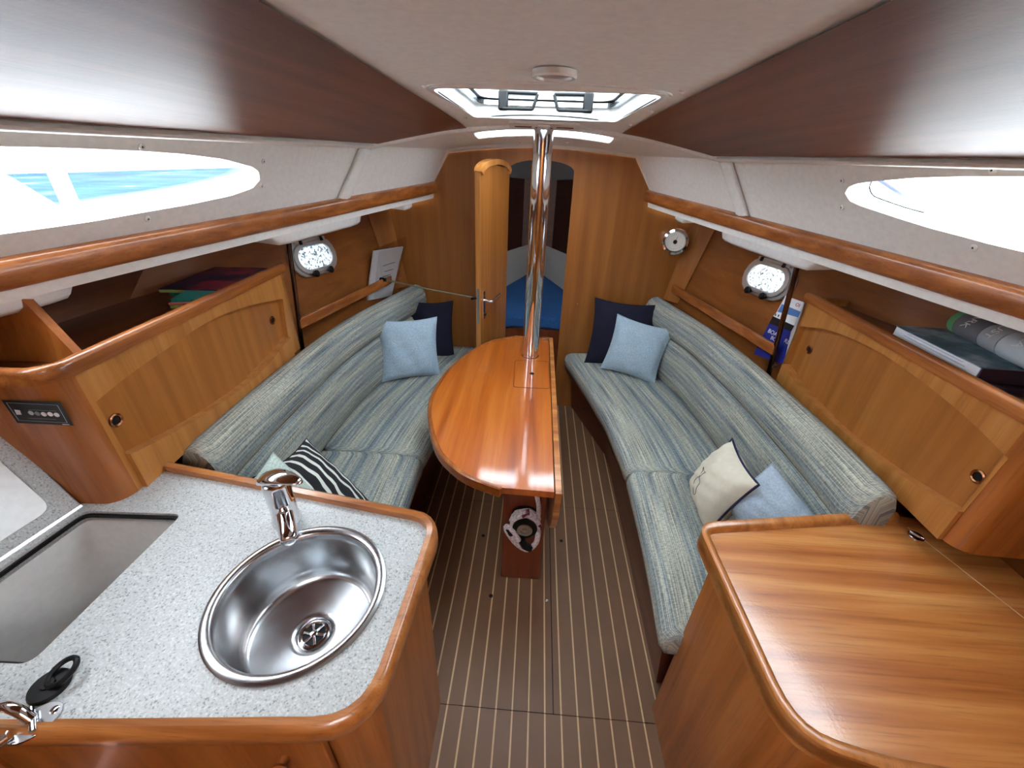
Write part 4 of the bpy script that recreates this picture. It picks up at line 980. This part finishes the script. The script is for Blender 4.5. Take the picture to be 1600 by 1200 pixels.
pillow3((-.863, 1.19, .78), (-.84, .93, .74), (-.56, .85, .47), .13, 'print', 'black pillow with white leaf print on the galley side settee')
pillow3((-.85, 1.0, .85), (-.86, .80, .76), (-.61, .79, .48), .09, 'pillow_green', 'pale green pillow tucked behind the tap at the settee end')
# ------------------------------------------------------------------ things stowed on shelves
lk, fm, t, nrm = LKL
def slab(name, c, w, l, h, ang, mat, parent, tilt=0, **kw):
    M = Matrix.Rotation(ang, 3, 'Z') @ Matrix.Rotation(tilt, 3, 'Y'); return box(name, c, w, l, h, mat, parent, rot=M, bevel=.001, **kw)
mz = 1.285 - .044
bk = thing('magazine', fm(.72, mz, -.15), 'dark magazine with a red and navy cover on the locker shelf', 'magazine')
slab('pages', fm(.73, mz + .022, -.135), .22, .32, .010, .10, 'book_lime', bk); slab('cover', fm(.73, mz + .0285, -.135), .22, .32, .003, .10, 'magazine_print', bk)
bt = thing('teal_folder', fm(.72, mz, -.15), 'thin teal folder lying under the dark magazine', 'folder'); slab('sheet', fm(.745, mz + .008, -.135), .20, .30, .016, .10, 'book_teal', bt)
for nm_, u_, z_, h_, a_, m_, l_ in (('booklet', .55, .004, .008, .25, 'book_lime', 'lime green booklet at the bottom of the small stack'), ('booklet', .55, .0125, .008, .22, 'book_pink', 'salmon pink booklet in the middle of the small stack'), ('booklet', .56, .022, .010, .28, 'book_teal', 'teal booklet on top of the small stack')):
    q_ = thing(nm_, fm(u_, mz, -.085), l_, 'booklet', 'booklets stacked on the locker shelf'); slab('cover', fm(u_, mz + z_, -.085), .12, .16, h_, a_, m_, q_)
lk2, fm2, t2, n2 = LKR
mz = 1.258 - .044
mz += .016
cb0 = thing('chart_book', fm2(.33, mz, -.14), 'thick white-paged pilot book with sea photo cover on the chart side locker', 'book')
slab('page_block', fm2(.34, mz + .021, -.150), .215, .30, .036, -.04, 'paper', cb0); slab('cover', fm2(.34, mz + .0405, -.150), .22, .305, .003, -.04, 'magazine_sea', cb0); slab('back_cover', fm2(.34, mz + .0015, -.150), .22, .305, .003, -.04, 'paper_grey', cb0)
slab('spine_strip', fm2(.186, mz + .021, -.150), .22, .004, .040, -.04, 'book_plum', cb0)
for k in range(4): slab('page_gap', fm2(.34, mz + .009 + k * .008, -.0415), .002, .26 - .02 * k, .0012, -.04, 'paper_grey', cb0)
bx = thing('book', fm2(.33, mz, -.15), 'dark plum book lying beneath the pilot book', 'book'); slab('pages', fm2(.31, mz - .0085, -.155), .20, .29, .015, 0, 'book_plum', bx)
ra, rb = fm2(.455, mz + .078, -.185), fm2(.10, mz + .078, -.145); rd_ = (ra - rb).normalized()
rc = thing('rolled_magazine', rb, 'rolled grey magazine with a green end band resting on the pilot book', 'magazine')
Lr = (ra - rb).length
for nm_, a_, b_, r_, m_ in (('green_band', .93, 1.0, .034, 'can_green'), ('dark_roll', .66, .93, .035, 'can_grey'), ('silver_roll', .48, .66, .036, 'can_silver'), ('pale_roll', -.1, .48, .037, 'can_pale')):
    lathe(nm_, rb + rd_ * Lr * a_, rd_, [(r_ - .004, 0), (r_, .003), (r_, Lr * (b_ - a_) - .002), (r_ - .003, Lr * (b_ - a_)), (.001, Lr * (b_ - a_))], m_, rc, 28)
tocam = (Vector((0, 0, H)) - rb); tocam = (tocam - rd_ * tocam.dot(rd_)).normalized(); tocam = (tocam + Vector((0, 0, .5))).normalized(); tocam = (tocam - rd_ * tocam.dot(rd_)).normalized()
tx = rd_.cross(tocam); 
for s_, k, mt, z_ in (('ARK', .80, 'print_white', .028), ('UST', .57, 'print_white', .028), ('LA', .34, 'paper', .03), ('SN', .12, 'paper', .03)):
    textpart('lettering', s_, rb + rd_ * Lr * k + tocam * .0375, -tx, -rd_, z_, mt, rc)
# boat book behind the fiddle
o_ = Vector((1.135, 1.80, 1.03)); nb = Vector((-.93, -.30, .22)).normalized()
def bq(px): return onplane(px, o_, nb)
bo = thing('boat_book', bq((1213, 540)), 'blue paperback with a boat photo standing behind the shelf batten', 'book')
def bquad(name, pix, d0, d1, mat):
    P = [bq(p) + nb * d0 for p in pix] + [bq(p) + nb * d1 for p in pix]; n = len(pix)
    return mk(name, P, [tuple(range(n)), tuple(range(2 * n - 1, n - 1, -1))] + [(k, (k + 1) % n, (k + 1) % n + n, k + n) for k in range(n)], mat, bo, smooth=0)
BT, BR, BBR, BBL = (1228, 462), (1257, 474), (1222, 566), (1178, 552)
bquad('page_block', [(1227, 462), (1257, 473), (1224, 570), (1178, 553)], -.014, -.001, 'paper')
bquad('top_band', [(1227, 462), (1257, 473), (1251, 487), (1222, 475)], 0, .001, 'paper')
bquad('sky_photo', [(1222, 475), (1251, 487), (1247, 496), (1215, 487)], 0, .001, 'print_sky')
bquad('boat_photo', [(1215, 487), (1247, 496), (1241, 509), (1208, 494)], 0, .001, 'print_white')
bquad('dark_photo', [(1208, 494), (1241, 509), (1236, 518), (1202, 505)], 0, .001, 'black_plastic')
bquad('blue_cover', [(1202, 505), (1236, 518), (1224, 570), (1178, 553)], 0, .001, 'book_blue')
for k in range(3): bquad('porthole_mark', [(1212 + k * 4.6, 490 + k * 1.5), (1213.6 + k * 4.6, 490.6 + k * 1.5), (1212 + k * 4.6, 494 + k * 1.5), (1210.6 + k * 4.6, 493.4 + k * 1.5)], .001, .0016, 'black_plastic')
bx_ = (bq((1237, 533)) - bq((1202, 515))).normalized(); by_ = nb.cross(bx_)
textpart('lettering', 'BOAT', bq((1209.5, 521)) + nb * .0016, bx_, by_, .026, 'print_white', bo); textpart('lettering', 'BOO', bq((1211.5, 531)) + nb * .0016, bx_, by_, .024, 'print_white', bo)
textpart('lettering', 'RE', bq((1230, 534)) + nb * .0016, bx_, by_, .026, 'print_white', bo)
textpart('lettering', 'OI', bq((1247, 477)) + nb * .0016, bx_, by_, .022, 'print_red', bo)
# papers in a clear sleeve on the galley side
o2 = Vector((-.972, 2.50, 1.08)); nb2 = Vector((.90, -.42, .04)).normalized()
dc = thing('document_sleeve', onplane((580, 470), o2, nb2), 'white papers in a clear plastic sleeve behind the shelf batten', 'papers')
def dq(name, pix, d0, d1, mat):
    P = [onplane(p, o2, nb2) + nb2 * d0 for p in pix] + [onplane(p, o2, nb2) + nb2 * d1 for p in pix]; n = len(pix)
    return mk(name, P, [tuple(range(n)), tuple(range(2 * n - 1, n - 1, -1))] + [(k, (k + 1) % n, (k + 1) % n + n, k + n) for k in range(n)], mat, dc, smooth=0)
dq('papers', [(585, 392), (630, 385), (612, 462), (574, 470)], -.012, 0, 'paper'); dq('printed_page', [(592, 393), (630, 386), (611, 462), (584, 466)], 0, .001, 'page_print')
dq('sleeve', [(585, 389), (637, 368), (626, 420), (613, 464), (573, 471)], .003, .0035, 'clear_plastic')
for (a, b) in (((598, 415), (617, 409)), ((600, 424), (614, 420)), ((598, 432), (610, 428))): dq('text_line', [a, b, (b[0], b[1] + 1.2), (a[0], a[1] + 1.2)], .001, .0014, 'can_grey')
# barometer
bc = ony((1055, 378), D - .06); ba = thing('barometer', bc, 'round chrome barometer on the wood beside the bulkhead', 'barometer')
bn = (Vector((-.35, -1, .0))).normalized()
lathe('case', bc - bn * .035, bn, [(.080, 0), (.080, .03), (.076, .040), (.062, .044), (.054, .034)], 'chrome', ba, 36, caps=False)
lathe('dial', bc - bn * .003, bn, [(.055, 0), (.055, .002), (0, .002)], 'dial', ba, 32)
lathe('hub', bc, bn, [(.012, 0), (.012, .003), (0, .003)], 'black_plastic', ba, 16)
bxx = Vector((-bn.y, bn.x, 0)).normalized() * 1.0
for k in range(24):
    a = 2 * math.pi * k / 24; d_ = bxx * math.cos(a) + Vector((0, 0, 1)) * math.sin(a); e_ = bn.cross(d_)
    p = bc + bn * .0004 + d_ * .041
    mk('scale_mark', [p - e_ * .0006, p + e_ * .0006, p + e_ * .0006 + d_ * .006, p - e_ * .0006 + d_ * .006], [(0, 1, 2, 3)], 'black_plastic', ba, smooth=0)
mk('needle', [bc + bn * .002 + bxx * -.002, bc + bn * .002 + bxx * .002, bc + bn * .002 + Vector((0, 0, .045)) + bxx * .012], [(0, 1, 2)], 'black_plastic', ba, smooth=0)
# ------------------------------------------------------------------ outside: side decks, water, quay
for s, nm in ((-1, 'port'), (1, 'starboard')):
    V, Fc = [], []
    for y in yr(-.9, 2.7, 20):
        a = railp(s, min(max(y, -.9), 2.7)); V += [Vector((a.x + s * .05, y, a.z - .01)), Vector((a.x + s * .50, y, a.z - .03)), Vector((a.x + s * .52, y, a.z - .12))]
    for k in range(20):
        for j in range(2): q = k * 3 + j; Fc.append((q, q + 1, q + 4, q + 3))
    mk('side_deck', V, Fc, 'deck_white', label='white side deck outside the %s window' % ('galley side' if s < 0 else 'chart table side'), cat='deck')
mk('water', [(-23.9, -50, .35), (-2.0, -50, .35), (-2.0, 60, .35), (-23.9, 60, .35)], [(0, 1, 2, 3)], 'water', label='blue harbour water beyond the galley side window', cat='water', kind='stuff')
box('far_glare_block', (-25, 5, .9), 2, 120, 1.9, 'concrete', bevel=.1, label='long pale quay across the water', cat='backdrop')  # pale block added beyond the water to stand for blown-out far glare
box('pontoon', (6.2, 3, .45), 8.0, 60, .8, 'concrete', bevel=.05, label='pale pontoon outside the chart table side window', cat='pontoon')
pw = thing('dock_line', (2.0, 2.0, 1.4), 'blue dock line crossing outside the chart table side window', 'rope')
a, b = onx((1372, 280), 1.75), onx((1528, 365), 1.62)
tube('rope', smoothpath([a + (a - b) * .4, a, a + (b - a) * .45 + Vector((0, 0, -.012)), b], 5), .009, 'rope_blue', pw, 8)
# white coaming and stanchion seen through the galley side window
def lx(px, x): return onx(px, x)
cm = [lx(p, -1.75) for p in ((-60, 245), (18, 277), (108, 331), (60, 352), (-60, 372))]
mk('deck_coaming', [p + Vector((k, 0, 0)) for k in (0, -.04) for p in cm], [(0, 1, 2, 3, 4), (9, 8, 7, 6, 5)] + [(k, (k + 1) % 5, (k + 1) % 5 + 5, k + 5) for k in range(5)], 'deck_white', label='white wedge-shaped coaming outside the galley side window', cat='coaming')
st = [lx(p, -1.72) for p in ((88, 268), (118, 335))]; dd = st[1] - st[0]
tube('stanchion', [st[0] - dd * 3, st[1] + dd * .2], .026, 'deck_white', None, 12, label='slanting white post outside the galley side window', cat='post')
